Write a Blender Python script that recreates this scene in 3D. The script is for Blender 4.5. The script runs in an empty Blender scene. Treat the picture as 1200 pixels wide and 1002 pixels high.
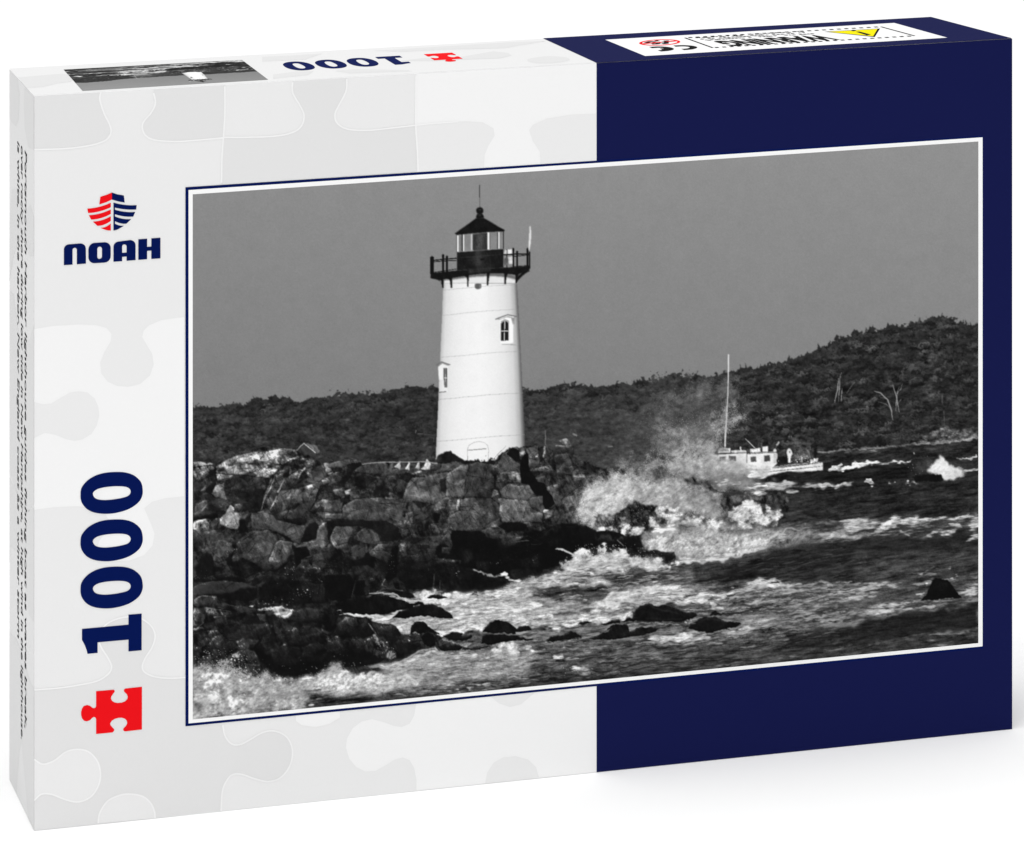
import bpy, bmesh, math
import numpy as np
from mathutils import Vector
from mathutils.geometry import tessellate_polygon

# ================================================================ camera, light, exposure
sc = bpy.context.scene
W = 0.37                                   # box width in metres
HB = 0.69447061                            # box height / width
FPX, CX, CY, YAW = 5811.53578, 600.0, -1010.111, -0.30438
CAM = np.array([-0.9733819, -0.90495688, -4.60472666])   # in box widths: right, down from the top edge, away from the front
cd = bpy.data.cameras.new('camera'); cam = bpy.data.objects.new('camera', cd); sc.collection.objects.link(cam)
cam.location = (CAM[0]*W, CAM[2]*W, (HB-CAM[1])*W)
cam.rotation_euler = (math.radians(90), 0, YAW)
cd.sensor_fit = 'HORIZONTAL'; cd.sensor_width = 36.0; cd.lens = FPX/1200*36.0
cd.shift_y = (CY-501.0)/1200.0; cd.clip_start = .05; cd.clip_end = 100
sc.camera = cam
sc.render.resolution_x, sc.render.resolution_y = 1024, 855

wd = bpy.data.worlds.new('World'); sc.world = wd; wd.use_nodes = True
bg = wd.node_tree.nodes['Background']; bg.inputs[0].default_value = (1, 1, 1, 1); bg.inputs[1].default_value = 0.42
def softbox(name, loc, target, size, power):
    ld = bpy.data.lights.new(name, 'AREA'); ld.shape = 'RECTANGLE'; ld.size, ld.size_y = size; ld.energy = power
    o = bpy.data.objects.new(name, ld); sc.collection.objects.link(o); o.location = loc
    o.rotation_euler = (Vector(target)-Vector(loc)).to_track_quat('-Z', 'Y').to_euler(); return o
softbox('studio_softbox', (-3.0, -6.0, 5.6), (.18, .1, .1), (6.0, 5.0), 115)
softbox('added_overhead_fill', (-.4, -1.0, 7.5), (.1, -.2, 0), (9.0, 7.0), 530)  # unseen overhead lamp, added to lift the floor to white
sc.view_settings.view_transform = 'Standard'; sc.view_settings.look = 'None'
sc.view_settings.exposure = 0.0; sc.view_settings.gamma = 1.0; sc.view_settings.use_curve_mapping = False
sc.cycles.max_bounces = 6

# ================================================================ helpers
def lin(c): c = c/255.0; return c/12.92 if c <= .04045 else ((c+.055)/1.055)**2.4
def paper(name, rgb, rough=.62, grain=.006, spec=.03):
    """printed card: flat ink with a trace of paper grain"""
    m = bpy.data.materials.new(name); m.use_nodes = True; nt = m.node_tree; b = nt.nodes['Principled BSDF']
    n = nt.nodes.new('ShaderNodeTexNoise'); n.inputs['Scale'].default_value = 900; n.inputs['Detail'].default_value = 3
    tc = nt.nodes.new('ShaderNodeTexCoord'); nt.links.new(tc.outputs['Object'], n.inputs['Vector'])
    mx = nt.nodes.new('ShaderNodeMix'); mx.data_type = 'RGBA'
    a = [lin(v) for v in rgb]
    mx.inputs['A'].default_value = (*[v*(1-grain*2) for v in a], 1); mx.inputs['B'].default_value = (*[min(v*(1+grain*2), 1) for v in a], 1)
    nt.links.new(n.outputs['Fac'], mx.inputs['Factor']); nt.links.new(mx.outputs['Result'], b.inputs['Base Color'])
    b.inputs['Roughness'].default_value = rough; b.inputs['Specular IOR Level'].default_value = spec
    return m

# ================================================================ surface the box stands on
me = bpy.data.meshes.new('ground'); S = 14.0
me.from_pydata([(-S, -S, 0), (S, -S, 0), (S, S, 0), (-S, S, 0)], [], [(0, 1, 2, 3)])
ground = bpy.data.objects.new('ground', me); sc.collection.objects.link(ground); ground['kind'] = 'structure'
ground['label'] = 'plain white surface the puzzle box stands on'
gm = paper('white_surface', (252, 252, 252), rough=.9, grain=.002, spec=.0); me.materials.append(gm)

# ================================================================ the carton and its faces
def V(x, d, a): return np.array([x*W, a*W, (HB-d)*W])                 # x right, d down from the top edge, a away
BACK, DROP, XL, XR = 0.15081509, 0.0019, 0.0073549, 0.9735
C8 = dict(ftl=V(0, 0, 0), ftr=V(1, 0, 0), fbr=V(1, HB, 0), fbl=V(0, HB, 0), btl=V(XL, DROP, BACK), btr=V(XR, DROP, BACK), bbr=V(XR, HB, BACK), bbl=V(XL, HB, BACK))
def project(P):
    c, s = math.cos(YAW), math.sin(YAW); Q = np.array([P[0]/W, HB-P[2]/W, P[1]/W])-CAM
    X = c*Q[0]+s*Q[2]; Z = -s*Q[0]+c*Q[2]
    return (CX+FPX*X/Z, CY+FPX*Q[1]/Z)
def homog(src, dst):
    A = []
    for (x, y), (u, v) in zip(src, dst): A += [[x, y, 1, 0, 0, 0, -u*x, -u*y, -u], [0, 0, 0, x, y, 1, -v*x, -v*y, -v]]
    return np.linalg.svd(np.array(A, float))[2][-1].reshape(3, 3)
def apply_h(H, p):
    p = np.atleast_2d(np.asarray(p, float)); q = np.c_[p, np.ones(len(p))] @ H.T; return q[:, :2]/q[:, 2:]
class Face:
    """one flat side of the carton: artwork measured on the photograph of the box -> metres on that side"""
    def __init__(s, names, ex, ey):
        c = [C8[n] for n in names]; s.o = c[0]; s.ex = ex/np.linalg.norm(ex); n = np.cross(ex, ey); s.n = n/np.linalg.norm(n); s.ey = np.cross(s.n, s.ex)
        s.H = homog([project(p) for p in c], [((p-s.o) @ s.ex, (p-s.o) @ s.ey) for p in c])
    def uv(s, p): return apply_h(s.H, p)
    def xyz(s, uv, lift): uv = np.atleast_2d(uv); return s.o+uv[:, :1]*s.ex+uv[:, 1:2]*s.ey+s.n*lift
FRONT = Face(('ftl', 'ftr', 'fbr', 'fbl'), C8['ftr']-C8['ftl'], C8['ftl']-C8['fbl'])
TOP = Face(('ftl', 'ftr', 'btr', 'btl'), C8['ftr']-C8['ftl'], C8['btl']-C8['ftl'])
SIDE = Face(('ftl', 'btl', 'bbl', 'fbl'), C8['ftl']-C8['btl'], C8['ftl']-C8['fbl'])
LIFT = 0.00003
def pts(t, T=(0, 0, 1)):
    if isinstance(t, str): t = [tuple(float(q) for q in p.split(',')) for p in t.split()]
    return np.array([(T[0]+x/T[2], T[1]+y/T[2]) for x, y in t])
def smooth(p, n=6, closed=True):
    p = np.asarray(p, float); N = len(p); o = []
    for i in range(N if closed else N-1):
        g = (lambda k: p[k % N]) if closed else (lambda k: p[min(max(k, 0), N-1)])
        q0, q1, q2, q3 = g(i-1), g(i), g(i+1), g(i+2)
        for k in range(n):
            t = k/n; o.append(.5*((2*q1)+(q2-q0)*t+(2*q0-5*q1+4*q2-q3)*t*t+(3*q1-q0-3*q2+q3)*t**3))
    if not closed: o.append(p[-1])
    return np.array(o)
class Art:
    """flat printed shapes of one part, collected into ONE mesh"""
    def __init__(s, face): s.f = face; s.v = []; s.fc = []; s.mi = []; s.mats = []
    def _m(s, m):
        if m not in s.mats: s.mats.append(m)
        return s.mats.index(m)
    def uvpoly(s, loops, m, lvl):
        loops = [np.asarray(l, float) for l in loops]; b = len(s.v); allp = np.concatenate(loops); P3 = s.f.xyz(allp, lvl*LIFT)
        s.v += [tuple(p) for p in P3]
        for t in tessellate_polygon([[Vector((x, y, 0)) for x, y in l] for l in loops]):
            a, c, d = (allp[i] for i in t)
            if (c[0]-a[0])*(d[1]-a[1])-(c[1]-a[1])*(d[0]-a[0]) < 0: t = (t[0], t[2], t[1])
            s.fc.append(tuple(b+i for i in t)); s.mi.append(s._m(m))
    def poly(s, t, m, lvl, T=(0, 0, 1), holes=(), sm=False):
        ls = [pts(t, T)]+[pts(h, T) for h in holes]
        if sm: ls = [smooth(l) for l in ls]
        s.uvpoly([s.f.uv(l) for l in ls], m, lvl)
    def line(s, t, m, lvl, wd, T=(0, 0, 1), sm=True, wd_end=None):
        p = pts(t, T)
        if sm: p = smooth(p, 6, False)
        p = s.f.uv(p); d = np.gradient(p, axis=0); d /= np.linalg.norm(d, axis=1)[:, None]+1e-12
        w = np.linspace(wd, wd if wd_end is None else wd_end, len(p))[:, None]
        n = np.c_[-d[:, 1], d[:, 0]]*w/2; a, c = p+n, p-n; b = len(s.v)
        s.v += [tuple(q) for q in s.f.xyz(np.r_[a, c], lvl*LIFT)]; N = len(p); k = s._m(m)
        for i in range(N-1): s.fc.append((b+i, b+N+i, b+N+i+1, b+i+1)); s.mi.append(k)
    def build(s, name, parent, label=None):
        me = bpy.data.meshes.new(name); me.from_pydata(s.v, [], s.fc)
        for m in s.mats: me.materials.append(m)
        me.polygons.foreach_set('material_index', s.mi); me.update()
        o = bpy.data.objects.new(name, me); sc.collection.objects.link(o); o.parent = parent
        if label: o['label'] = label
        return o
# ---------------------------------------------------------------- printed photograph (painted by the script, traced by hand)
PX0, PY0, PS = 215.0, 152.0, 2.0
PW, PH = 1880, 1408
class Print:
    def __init__(s):
        s.rng = np.random.default_rng(11)
        s.img = np.zeros((PH, PW), np.float32)
        yy, xx = np.mgrid[0:PH, 0:PW].astype(np.float32)
        s.X = xx/PS+PX0; s.Y = yy/PS+PY0
        s.fx = np.fft.fftfreq(2048)[None, :].astype(np.float32); s.fy = np.fft.fftfreq(2048)[:, None].astype(np.float32)
        s.T = (0, 0, 1)
        s.w1 = s.fbm(3.0, 40); s.w2 = s.fbm(3.0, 40)
        s.w3 = s.fbm(3.4, 9); s.w4 = s.fbm(3.4, 9)
        s.fine = s.fbm(1.2, 5); s.rock = s.fbm(2.0, 26); s.rock2 = s.fbm(1.7, 12, 1.0, 0.45, -0.9)
        s.mid = s.fbm(1.9, 60); s.smooth_n = s.fbm(2.8, 24)
        fa, ea = s.cells(26, 15, -.55, 1); fb, eb = s.cells(11, 6.5, -.8, 2)
        crack = np.clip(1-np.minimum(ea/1.0+.1, eb/.8+.45), 0, 1)*np.clip(.55+.5*s.mid, 0, 1.2)
        streak = s.fbm(2.0, 16, 3.2, .8, 1.15)
        s.rock = .42*fa+.42*fb+.45*s.smooth_n+.45*streak-.9*crack
        s.rock = (s.rock-s.rock.mean())/s.rock.std()
        s.rock2 = s.fbm(2.1, 10); s.leaf = s.fbm(2.6, 16, 1.4, .8, -.12)
    def fbm(s, beta, size, sx=1.0, sy=1.0, rot=0.0):
        """noise with a k**-beta spectrum; size = largest feature in canvas px, sx/sy stretch, rot turns it; unit variance"""
        n = s.rng.standard_normal((2048, 2048)).astype(np.float32)
        c, d = np.cos(rot), np.sin(rot)
        u = (s.fx*c+s.fy*d)*sx; v = (-s.fx*d+s.fy*c)*sy
        k = np.sqrt(u*u+v*v)
        a = 1.0/np.power(k*k+(1.0/size)**2, beta/2)
        r = np.fft.ifft2(np.fft.fft2(n)*a).real[:PH, :PW].astype(np.float32)
        return (r-r.mean())/r.std()
    def cells(s, cx, cy, rot, seed):
        """broken facets: each cell has its own tone and slope; also returns the distance to the nearest crack (photo px)"""
        rg = np.random.default_rng(seed); N = 256
        jx, jy, tone, gx, gy = rg.random((5, N, N)).astype(np.float32)
        X = s.X+1.5*s.w1+.28*s.w3; Y = s.Y+1.5*s.w2+.28*s.w4
        c, d = np.cos(rot), np.sin(rot)
        u = (X*c+Y*d)/cx; v = (-X*d+Y*c)/cy
        iu = np.floor(u).astype(np.int32); iv = np.floor(v).astype(np.int32)
        b1 = np.full(u.shape, 9., np.float32); b2 = b1.copy(); val = np.zeros_like(b1)
        for a in (-1, 0, 1):
            for b in (-1, 0, 1):
                i, j = (iu+a) % N, (iv+b) % N
                du = u-(iu+a)-jx[i, j]; dv = v-(iv+b)-jy[i, j]
                r = np.sqrt(du*du+dv*dv)
                t = (tone[i, j]-.5)*2.6+(gx[i, j]-.5)*2.4*du+(gy[i, j]-.75)*2.4*dv
                n = r < b1
                b2 = np.where(n, b1, np.minimum(b2, r)); val = np.where(n, t, val); b1 = np.where(n, r, b1)
        return val, (b2-b1)*min(cx, cy)*.5
    def pts(s, t):
        x0, y0, k = s.T
        if isinstance(t, str): t = [tuple(float(q) for q in p.split(',')) for p in t.split()]
        return np.array([(x0+x/k, y0+y/k) for x, y in t], np.float32)
    def win(s, p, pad):
        a = np.maximum(((p.min(0)-pad-(PX0, PY0))*PS).astype(int), 0); b = ((p.max(0)+pad-(PX0, PY0))*PS).astype(int)+1
        return slice(int(a[1]), max(int(a[1])+1, min(PH, int(b[1])))), slice(int(a[0]), max(int(a[0])+1, min(PW, int(b[0]))))
    @staticmethod
    def smooth(p, n=5):
        q0, q1, q2, q3 = np.roll(p, 1, 0), p, np.roll(p, -1, 0), np.roll(p, -2, 0)
        o = []
        for i in range(n):
            t = i/n
            o.append(.5*((2*q1)+(-q0+q2)*t+(2*q0-5*q1+4*q2-q3)*t*t+(-q0+3*q1-3*q2+q3)*t**3))
        return np.stack(o, 1).reshape(-1, 2)
    @staticmethod
    def blur(m, r):
        n = int(np.ceil(r*3))
        if n < 1: return m
        k = np.exp(-.5*(np.arange(-n, n+1)/r)**2); k /= k.sum()
        p = np.pad(m, n, mode='edge').astype(np.float32)
        a = sum(k[i]*p[i:i+m.shape[0], :] for i in range(2*n+1))
        return sum(k[i]*a[:, i:i+m.shape[1]] for i in range(2*n+1)).astype(np.float32)
    def mask(s, p, soft=.6, warp=0., jag=0., sm=False, pad=None):
        if sm: p = s.smooth(p)
        w = s.win(p, soft*3+warp*2+jag*2+2)
        X, Y = s.X[w], s.Y[w]
        if warp: X = X+warp*s.w1[w]; Y = Y+warp*s.w2[w]
        if jag: X = X+jag*s.w3[w]; Y = Y+jag*s.w4[w]
        m = np.zeros(X.shape, bool)
        x1, y1 = p[-1]
        for x2, y2 in p:
            if y1 != y2:
                c = ((y1 > Y) != (y2 > Y))
                m ^= c & (X < (x2-x1)*(Y-y1)/(y2-y1)+x1)
            x1, y1 = x2, y2
        return w, s.blur(m.astype(np.float32), max(soft*PS, .45))
    def put(s, w, a, g): s.img[w] = s.img[w]*(1-a)+g*a
    def P(s, g, t, soft=.5, warp=.9, jag=.5, tex=.22, sm=False, al=1., gr=None, fld=None, edge=0.):
        """filled shape of grey g; gr=(dx,dy,amount): brighter towards that direction"""
        p = s.pts(t); w, m = s.mask(p, soft, warp, jag, sm)
        c = g*(1+tex*(1.15*(s.rock if fld is None else fld)[w]+.3*s.rock2[w]+.16*s.fine[w]))
        if gr:
            lo, hi = p.min(0), p.max(0)
            u = ((s.X[w]-lo[0])/(hi[0]-lo[0])*2-1)*gr[0]+((s.Y[w]-lo[1])/(hi[1]-lo[1])*2-1)*gr[1]
            c = c*(1+gr[2]*np.clip(u, -1, 1))
        if edge:
            k = max(2, int(1.1*PS)); r = min(.8, .06*np.ptp(p, 0).min())*PS
            q = np.pad(s.blur(m, max(r, .6)), k, mode='edge'); H_, W_ = m.shape
            dx = q[k:k+H_, 2*k:2*k+W_]-q[k:k+H_, 0:W_]; dy = q[2*k:2*k+H_, k:k+W_]-q[0:H_, k:k+W_]
            e = (.55*dx+1.0*dy)*np.clip(1+.5*s.smooth_n[w], 0, 2)       # >0 on edges that face up and left
            c = c*np.clip(1+edge*1.25*e, .3, 2.2)+edge*7*np.clip(e, 0, 1)
        s.put(w, m*al, np.clip(c, 0, 255))
    def L(s, g, t, wd=1., al=1., warp=.3, soft=.35, taper=True):
        """stroke of width wd (photo px)"""
        p = s.pts(t); n = len(p); d = np.gradient(p, axis=0); d /= np.linalg.norm(d, axis=1)[:, None]+1e-6
        nn = np.c_[-d[:, 1], d[:, 0]]*wd/2
        if taper and n > 2: nn[0] *= .4; nn[-1] *= .4
        w, m = s.mask(np.r_[p+nn, (p-nn)[::-1]], soft, warp, 0)
        s.put(w, m*al, g)
    def F(s, g, t, dens=.5, soft=3., field=None, hard=1.3, warp=2.2, jag=1., vary=14, al=1.):
        """foam: the shape's soft mask pushes a streaky noise field over its threshold"""
        p = s.pts(t); w, m = s.mask(p, soft, warp, jag)
        f = (s.foam if field is None else field)[w]; n2 = s.foam2[w] if field is None else .6*s.smooth_n[w]+.6*s.swirl[w]
        a = np.clip(((dens*2-1)*1.3+.25+.66*f+.32*n2-(1-m)*2.6)/(hard*1.9)+.5, 0, 1); a = a*a*(3-2*a)*np.clip(m*5-.1, 0, 1)
        c = g*(1+.15*np.clip(n2, -2.5, 1.3)+.07*f)+vary*.15*s.fine[w]
        s.put(w, a*al, np.clip(c*(.66+.34*a), 0, 250))
    def S(s, g, t, soft=5., al=.8, speck=1.0, dens=0., vary=.10, body=1.0):
        """spray: opaque inside, breaking into droplets towards its edge"""
        p = s.pts(t); w, m = s.mask(p, soft, 2.5, 1.5)
        a = np.clip((m-.5)*2.2*body+dens+speck*(.16*s.mist[w]+.26*s.puff[w])*(.35+1.3*np.clip(4*m*(1-m), 0, 1)), -.5, 1)*.5+.5
        a = np.clip(a*1.15-.25, 0, 1)*np.clip(m*3, 0, 1)
        c = g*(1+vary*(.8*s.swirl[w]+.6*s.smooth_n[w]+.15*s.mist[w]))
        s.put(w, a*al, np.clip(c, 0, 250))
    def K(s, t, n, g, ang=-.1, ln=(6, 24), wd=(.4, 1.0), al=(.3, .8), bend=.12, seed=0):
        """many fine streaks lying along the water inside a shape"""
        rg = np.random.default_rng(seed+n); q = s.pts(t); lo, hi = q.min(0), q.max(0); w0, M = s.mask(q, 2.5, 2, 1); T = s.T; s.T = (0, 0, 1); k = 0
        for _ in range(n*6):
            x, y = rg.uniform(lo[0], hi[0]), rg.uniform(lo[1], hi[1]); iy, ix = int((y-PY0)*PS)-w0[0].start, int((x-PX0)*PS)-w0[1].start
            if not (0 <= iy < M.shape[0] and 0 <= ix < M.shape[1]) or M[iy, ix] < rg.random(): continue
            f = s.smooth_n[min(iy+w0[0].start, PH-1), min(ix+w0[1].start, PW-1)]
            if f < rg.normal(-.4, .7): continue
            L_ = rg.uniform(*ln)*rg.uniform(.4, 1); a = ang+rg.normal(0, .05); b = rg.normal(0, bend); u = np.linspace(-.5, .5, 5)
            p = np.c_[x+L_*u*np.cos(a), y+L_*u*np.sin(a)+L_*b*(u*u)+.25*rg.normal(0, 1, 5)]
            s.L(np.clip(rg.uniform(*g), 4, 250), p, rg.uniform(*wd)*1.3, rg.uniform(*al), warp=.6, soft=.4); k += 1
            if k >= n: break
        s.T = T
    def fracture(s, t, n, seed=0, k=.5, ln_=(4, 16), lines=2):
        """broken rock: small angular facets and straight cracks, all multiplied into what is there"""
        rg = np.random.default_rng(seed); q = s.pts(t); lo, hi = q.min(0), q.max(0); w0, M = s.mask(q, 1, 0, 0); T = s.T; s.T = (0, 0, 1)
        for i in range(n):
            x, y = rg.uniform(lo[0], hi[0]), rg.uniform(lo[1], hi[1]); iy, ix = int((y-PY0)*PS)-w0[0].start, int((x-PX0)*PS)-w0[1].start
            if not (0 <= iy < M.shape[0] and 0 <= ix < M.shape[1]) or M[iy, ix] < .5: continue
            if i % 5 >= lines:
                a0 = rg.uniform(0, 6.28); r = rg.uniform(2.5, 9); m_ = rg.integers(3, 6); an = np.sort(a0+(np.arange(m_)+rg.uniform(-.3, .3, m_))*6.283/m_)
                p = np.c_[x+r*1.3*np.cos(an), y+r*.8*np.sin(an)]; f = rg.choice([-.55, -.4, -.3, .25, .4, .6]); so, rr = .35, 0
            else:
                an = rg.choice([rg.normal(-1.15, .2), rg.normal(.12, .25), rg.normal(-.55, .2)]); ln = rg.uniform(*ln_); wd = rg.uniform(.35, .9); d = np.array([np.cos(an), np.sin(an)]); nn = np.array([-d[1], d[0]])*wd/2
                c = np.array([x, y]); mid = c+d*ln*.5+np.array([-d[1], d[0]])*rg.uniform(-1, 1); p = np.array([c+nn, mid+nn, c+d*ln, mid-nn, c-nn]); f = rg.choice([-.75, -.75, -.6, .5]); so = .3
            w, m = s.mask(p.astype(np.float32), so, .3, 0)
            s.img[w] = np.clip(s.img[w]*(1+k*2*f*m), 3, 240)
        s.T = T
    def dots(s, g, t, n, r=.5, spread=.35, al=.9, sizes=(.3, 1.0)):
        """n droplets scattered in a polygon's box along a gaussian about its centre line"""
        p = s.pts(t); lo, hi = p.min(0), p.max(0)
        w, m = s.mask(p, 2, 1, 1)
        for _ in range(n):
            x = s.rng.uniform(lo[0], hi[0]); y = s.rng.uniform(lo[1], hi[1])
            iy, ix = int((y-PY0)*PS), int((x-PX0)*PS)
            if not (0 <= iy-w[0].start < m.shape[0] and 0 <= ix-w[1].start < m.shape[1]): continue
            if s.rng.random() > m[iy-w[0].start, ix-w[1].start]: continue
            q = s.rng.uniform(*sizes)*r*PS; k = int(np.ceil(q+1))
            ys, xs = slice(max(iy-k, 0), iy+k+1), slice(max(ix-k, 0), ix+k+1)
            sub = s.img[ys, xs]
            Y, X = np.mgrid[ys.start:ys.start+sub.shape[0], xs.start:xs.start+sub.shape[1]]
            d = np.hypot(X-ix, Y-iy); a = np.clip(q-d+.5, 0, 1)*al*s.rng.uniform(.5, 1)
            sub[...] = sub*(1-a)+g*a
    def crowns(s, t, n, g=46, var=16, rx=(4, 9), ry=(3, 6), lit=.55, seed=0, op=1.):
        """tree crowns inside a polygon, far ones first: each a lump lit from the upper left"""
        p = s.pts(t); w, m = s.mask(p, .5, 0, 0); lo, hi = p.min(0), p.max(0)
        rg = np.random.default_rng(seed)
        ys = np.sort(rg.uniform(lo[1], hi[1], n))
        for y in ys:
            x = rg.uniform(lo[0], hi[0]); a, b = rg.uniform(*rx), rg.uniform(*ry)
            iy, ix = int((y-PY0)*PS), int((x-PX0)*PS)
            if not (0 <= iy-w[0].start < m.shape[0] and 0 <= ix-w[1].start < m.shape[1]) or m[iy-w[0].start, ix-w[1].start] < .5: continue
            k, l = int(b*PS*1.3)+2, int(a*PS*1.3)+2
            Y0, Y1, X0, X1 = max(iy-k, 0), min(iy+k, PH), max(ix-l, 0), min(ix+l, PW)
            if Y1 <= Y0 or X1 <= X0: continue
            sl = (slice(Y0, Y1), slice(X0, X1))
            u = (s.X[sl]-x)/a+.22*s.w3[sl]; v = (s.Y[sl]-y)/b+.28*s.w4[sl]
            r = np.sqrt(u*u+v*v); al = np.clip((1-r)*2.6, 0, 1)*np.clip(.75-.5*v, .25, 1)*op
            base = g+rg.normal(0, var*.5)
            c = base*(1+lit*(-.35*u-.8*v)*.8+.10*s.leaf[sl])
            s.img[sl] = s.img[sl]*(1-al)+np.clip(c, 14, 150)*al
def paint():
    s = Print(); P, L, F, D = s.P, s.L, s.F, s.dots
    X, Y = s.X, s.Y
    # sky
    s.img[:] = 139+(Y-200)*-.045+(X-226)*.004+.7*s.mid+.6*s.fine
    s.foam = s.fbm(2.3, 26, 4.4, .75, -.10)      # streaks lying along the water
    s.chop = .75*s.fbm(2.1, 24, 3.2, .7, -.14)+.4*s.fbm(2.1, 9, 4.2, .7, -.12)
    s.foam2 = s.fbm(2.2, 10, 2.8, .8, -.11)
    s.swirl = s.fbm(2.0, 14, 1.5, .9, -.5)
    s.puff = s.fbm(2.1, 40)                       # round billows of spray
    s.mist = s.fbm(1.1, 5)
    # ---- wooded shore behind
    def tile(x, y, k): s.T = (x, y, k)
    def path(x, y, k, t): return [(x+float(a)/k, y+float(b)/k) for a, b in (q.split(',') for q in t.split())]
    ridge = (path(220, 440, 6.667, '-40,232 40,230 130,235 250,240 300,230 400,215 440,225 470,205 520,170 560,175 610,190 650,155 690,160 720,180 800,180 880,205 960,175 1050,165 1130,160')
             + path(380, 440, 6.667, '60,160 160,150 220,135 300,145 420,145 480,120 560,105 640,75 690,85 740,90 790,105 830,70 870,90 890,110')
             + path(490, 430, 8, '990,215 1050,205 1100,200 1130,180 1180,205')
             + path(660, 400, 5, '0,245 80,250 140,262 270,260 320,230 350,250 420,235 450,215 490,230 540,245 580,215 640,180 680,195 740,215 780,180 820,210 860,215 920,190 960,175 1010,180 1060,150 1110,160 1170,140')
             + path(900, 360, 4.615, '0,310 40,305 70,320 120,280 180,270 230,245 290,210 350,190 390,155 430,165 480,125 510,145 550,105 590,130 610,135 660,95 720,105 770,85 830,70 870,55 940,50 980,60 1010,85 1050,80 1080,100 1135,95 1250,90'))
    tile(0, 0, 1)
    P(41, ridge+[(1170, 600), (200, 600)], soft=.5, warp=.5, jag=1.1, tex=.10, fld=s.leaf)
    for x, y in ridge:
        if 830 < x < 1150:
            for _ in range(2):
                q = x+s.rng.uniform(-5, 5); h = s.rng.uniform(1.5, 4.5); P(40, [(q-2.6, y+5), (q-.9, y+1-h*.4), (q, y-h), (q+.9, y+1-h*.4), (q+2.6, y+5)], soft=.5, warp=.4, jag=.6, tex=.1, fld=s.leaf)
    rt = [(x, y+4) for x, y in ridge]
    left = [q for q in rt if q[0] < 520]; right = [q for q in rt if q[0] > 830]; midr = [q for q in rt if 600 < q[0] <= 850]
    for n, rx, ry, op in ((1.0, (9, 19), (6, 12), 1.), (1.3, (5, 11), (3, 7), .75), (1.6, (3, 6), (2, 4), .5)):
        s.crowns(left+[(515, 560), (215, 560)], int(170*n), g=44, var=11, rx=rx, ry=ry, lit=.62, seed=3, op=op)
        s.crowns(midr+[(850, 560), (610, 560)], int(110*n), g=56, var=8, rx=rx, ry=ry, lit=.35, seed=5, op=op)
        s.crowns(right+[(1160, 525), (850, 545)], int(300*n), g=38, var=13, rx=rx, ry=tuple(.8*v for v in ry), lit=1.05, seed=8, op=op)
    # darker and paler clumps
    tile(900, 360, 4.615)
    for g, t in ((26, '380,440 560,400 640,520 480,560 360,540'), (26, '170,560 330,520 330,640 190,650'), (28, '720,400 840,390 850,470 740,490'), (27, '560,300 720,310 700,370 560,370'),
                 (30, '0,640 190,640 180,700 40,730 0,720'), (70, '640,390 730,385 740,450 660,460'), (62, '840,410 900,410 900,480 850,480'), (60, '1000,500 1080,490 1060,560 990,560'),
                 (58, '330,600 440,590 440,640 340,650'), (56, '770,280 900,250 960,300 800,330')):
        P(g, t, soft=3.5, warp=3, jag=2, tex=.3, al=.5, fld=s.leaf)
    P(86, '810,700 880,665 960,650 1050,670 1135,690 1135,710 810,745', soft=1.2, warp=1, jag=1, tex=.2, fld=s.leaf)
    P(56, '110,700 170,680 220,690 260,740 300,760 300,790 80,770', soft=2, warp=1, jag=1, tex=.2, al=.7, fld=s.leaf)
    for t, wd in (('360,515 375,450 380,380', 1.6), ('380,515 384,450 388,370 398,350', 1.1), ('395,515 398,440', .8), ('672,612 664,550 645,500 610,465 575,450', 1.6), ('640,495 620,490 600,492', .7),
                  ('710,570 700,520 690,460 675,420', 1.2), ('690,560 696,480 710,430', .9), ('695,470 720,440 730,410', .7), ('700,520 722,495', .6), ('660,545 640,525 590,510', .6), ('942,522 940,470', 1.),
                  ('955,640 950,560', .7), ('110,705 118,670', .8), ('124,705 126,670', .8), ('420,470 440,440 470,400', .5)):
        L(132, t, wd, .35 if t[:3] in ('942', '955') else .85)
    # pale beach line
    P(112, '260,785 400,770 530,757 700,745 810,735 930,725 1040,712 1140,700 1140,722 1000,732 850,748 700,765 560,775 400,785 280,800', soft=.6, warp=.4, jag=.7, tex=.15, fld=s.chop)
    P(158, '800,748 930,732 1040,716 1140,702 1140,716 960,738', soft=.6, warp=.4, jag=.6, tex=.1, al=.8, fld=s.chop)
    # left shore: dim paler crowns and low brush
    tile(220, 440, 6.667)
    for g, t in ((62, '580,330 640,280 670,330 640,400 580,390'), (58, '400,420 500,380 560,440 500,500 420,490'), (60, '1090,400 1180,380 1200,480 1110,480'), (33, '680,420 860,400 900,500 720,540'),
                 (35, '60,320 220,300 240,400 80,420'), (56, '200,440 330,420 300,520 180,520'), (64, '40,600 200,580 260,640 200,690 60,670'), (60, '270,600 340,590 380,620 300,660')):
        P(g, t, soft=4, warp=3, jag=2, tex=.2, al=.4, fld=s.leaf)
    tile(380, 440, 6.667)
    for g, t in ((60, '20,400 120,370 230,420 240,520 60,540'), (62, '330,480 400,470 410,530 330,540'), (66, '200,190 330,180 350,240 220,250'), (60, '640,500 760,520 860,480 870,640 700,640'), (34, '700,150 850,200 860,300 700,280')):
        P(g, t, soft=4, warp=3, jag=2, tex=.2, al=.4, fld=s.leaf)
    L(105, '715,455 760,457 830,462', .9, .7); L(120, '717,425 716,450', 1, .7); L(84, '830,480 860,490 860,530', .8, .6)
    # misty slope right of the tower
    tile(0, 0, 1)
    P(66, [(612, 470), (700, 480), (780, 470), (850, 470), (850, 580), (612, 580)], soft=14, warp=6, jag=2, tex=.06, al=.5, fld=s.leaf)
    tile(0, 0, 1)
    s.crowns(right+[(1160, 525), (850, 545)], 150, g=44, var=14, rx=(7, 14), ry=(3.5, 6.5), lit=1.5, seed=21, op=.75)
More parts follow.
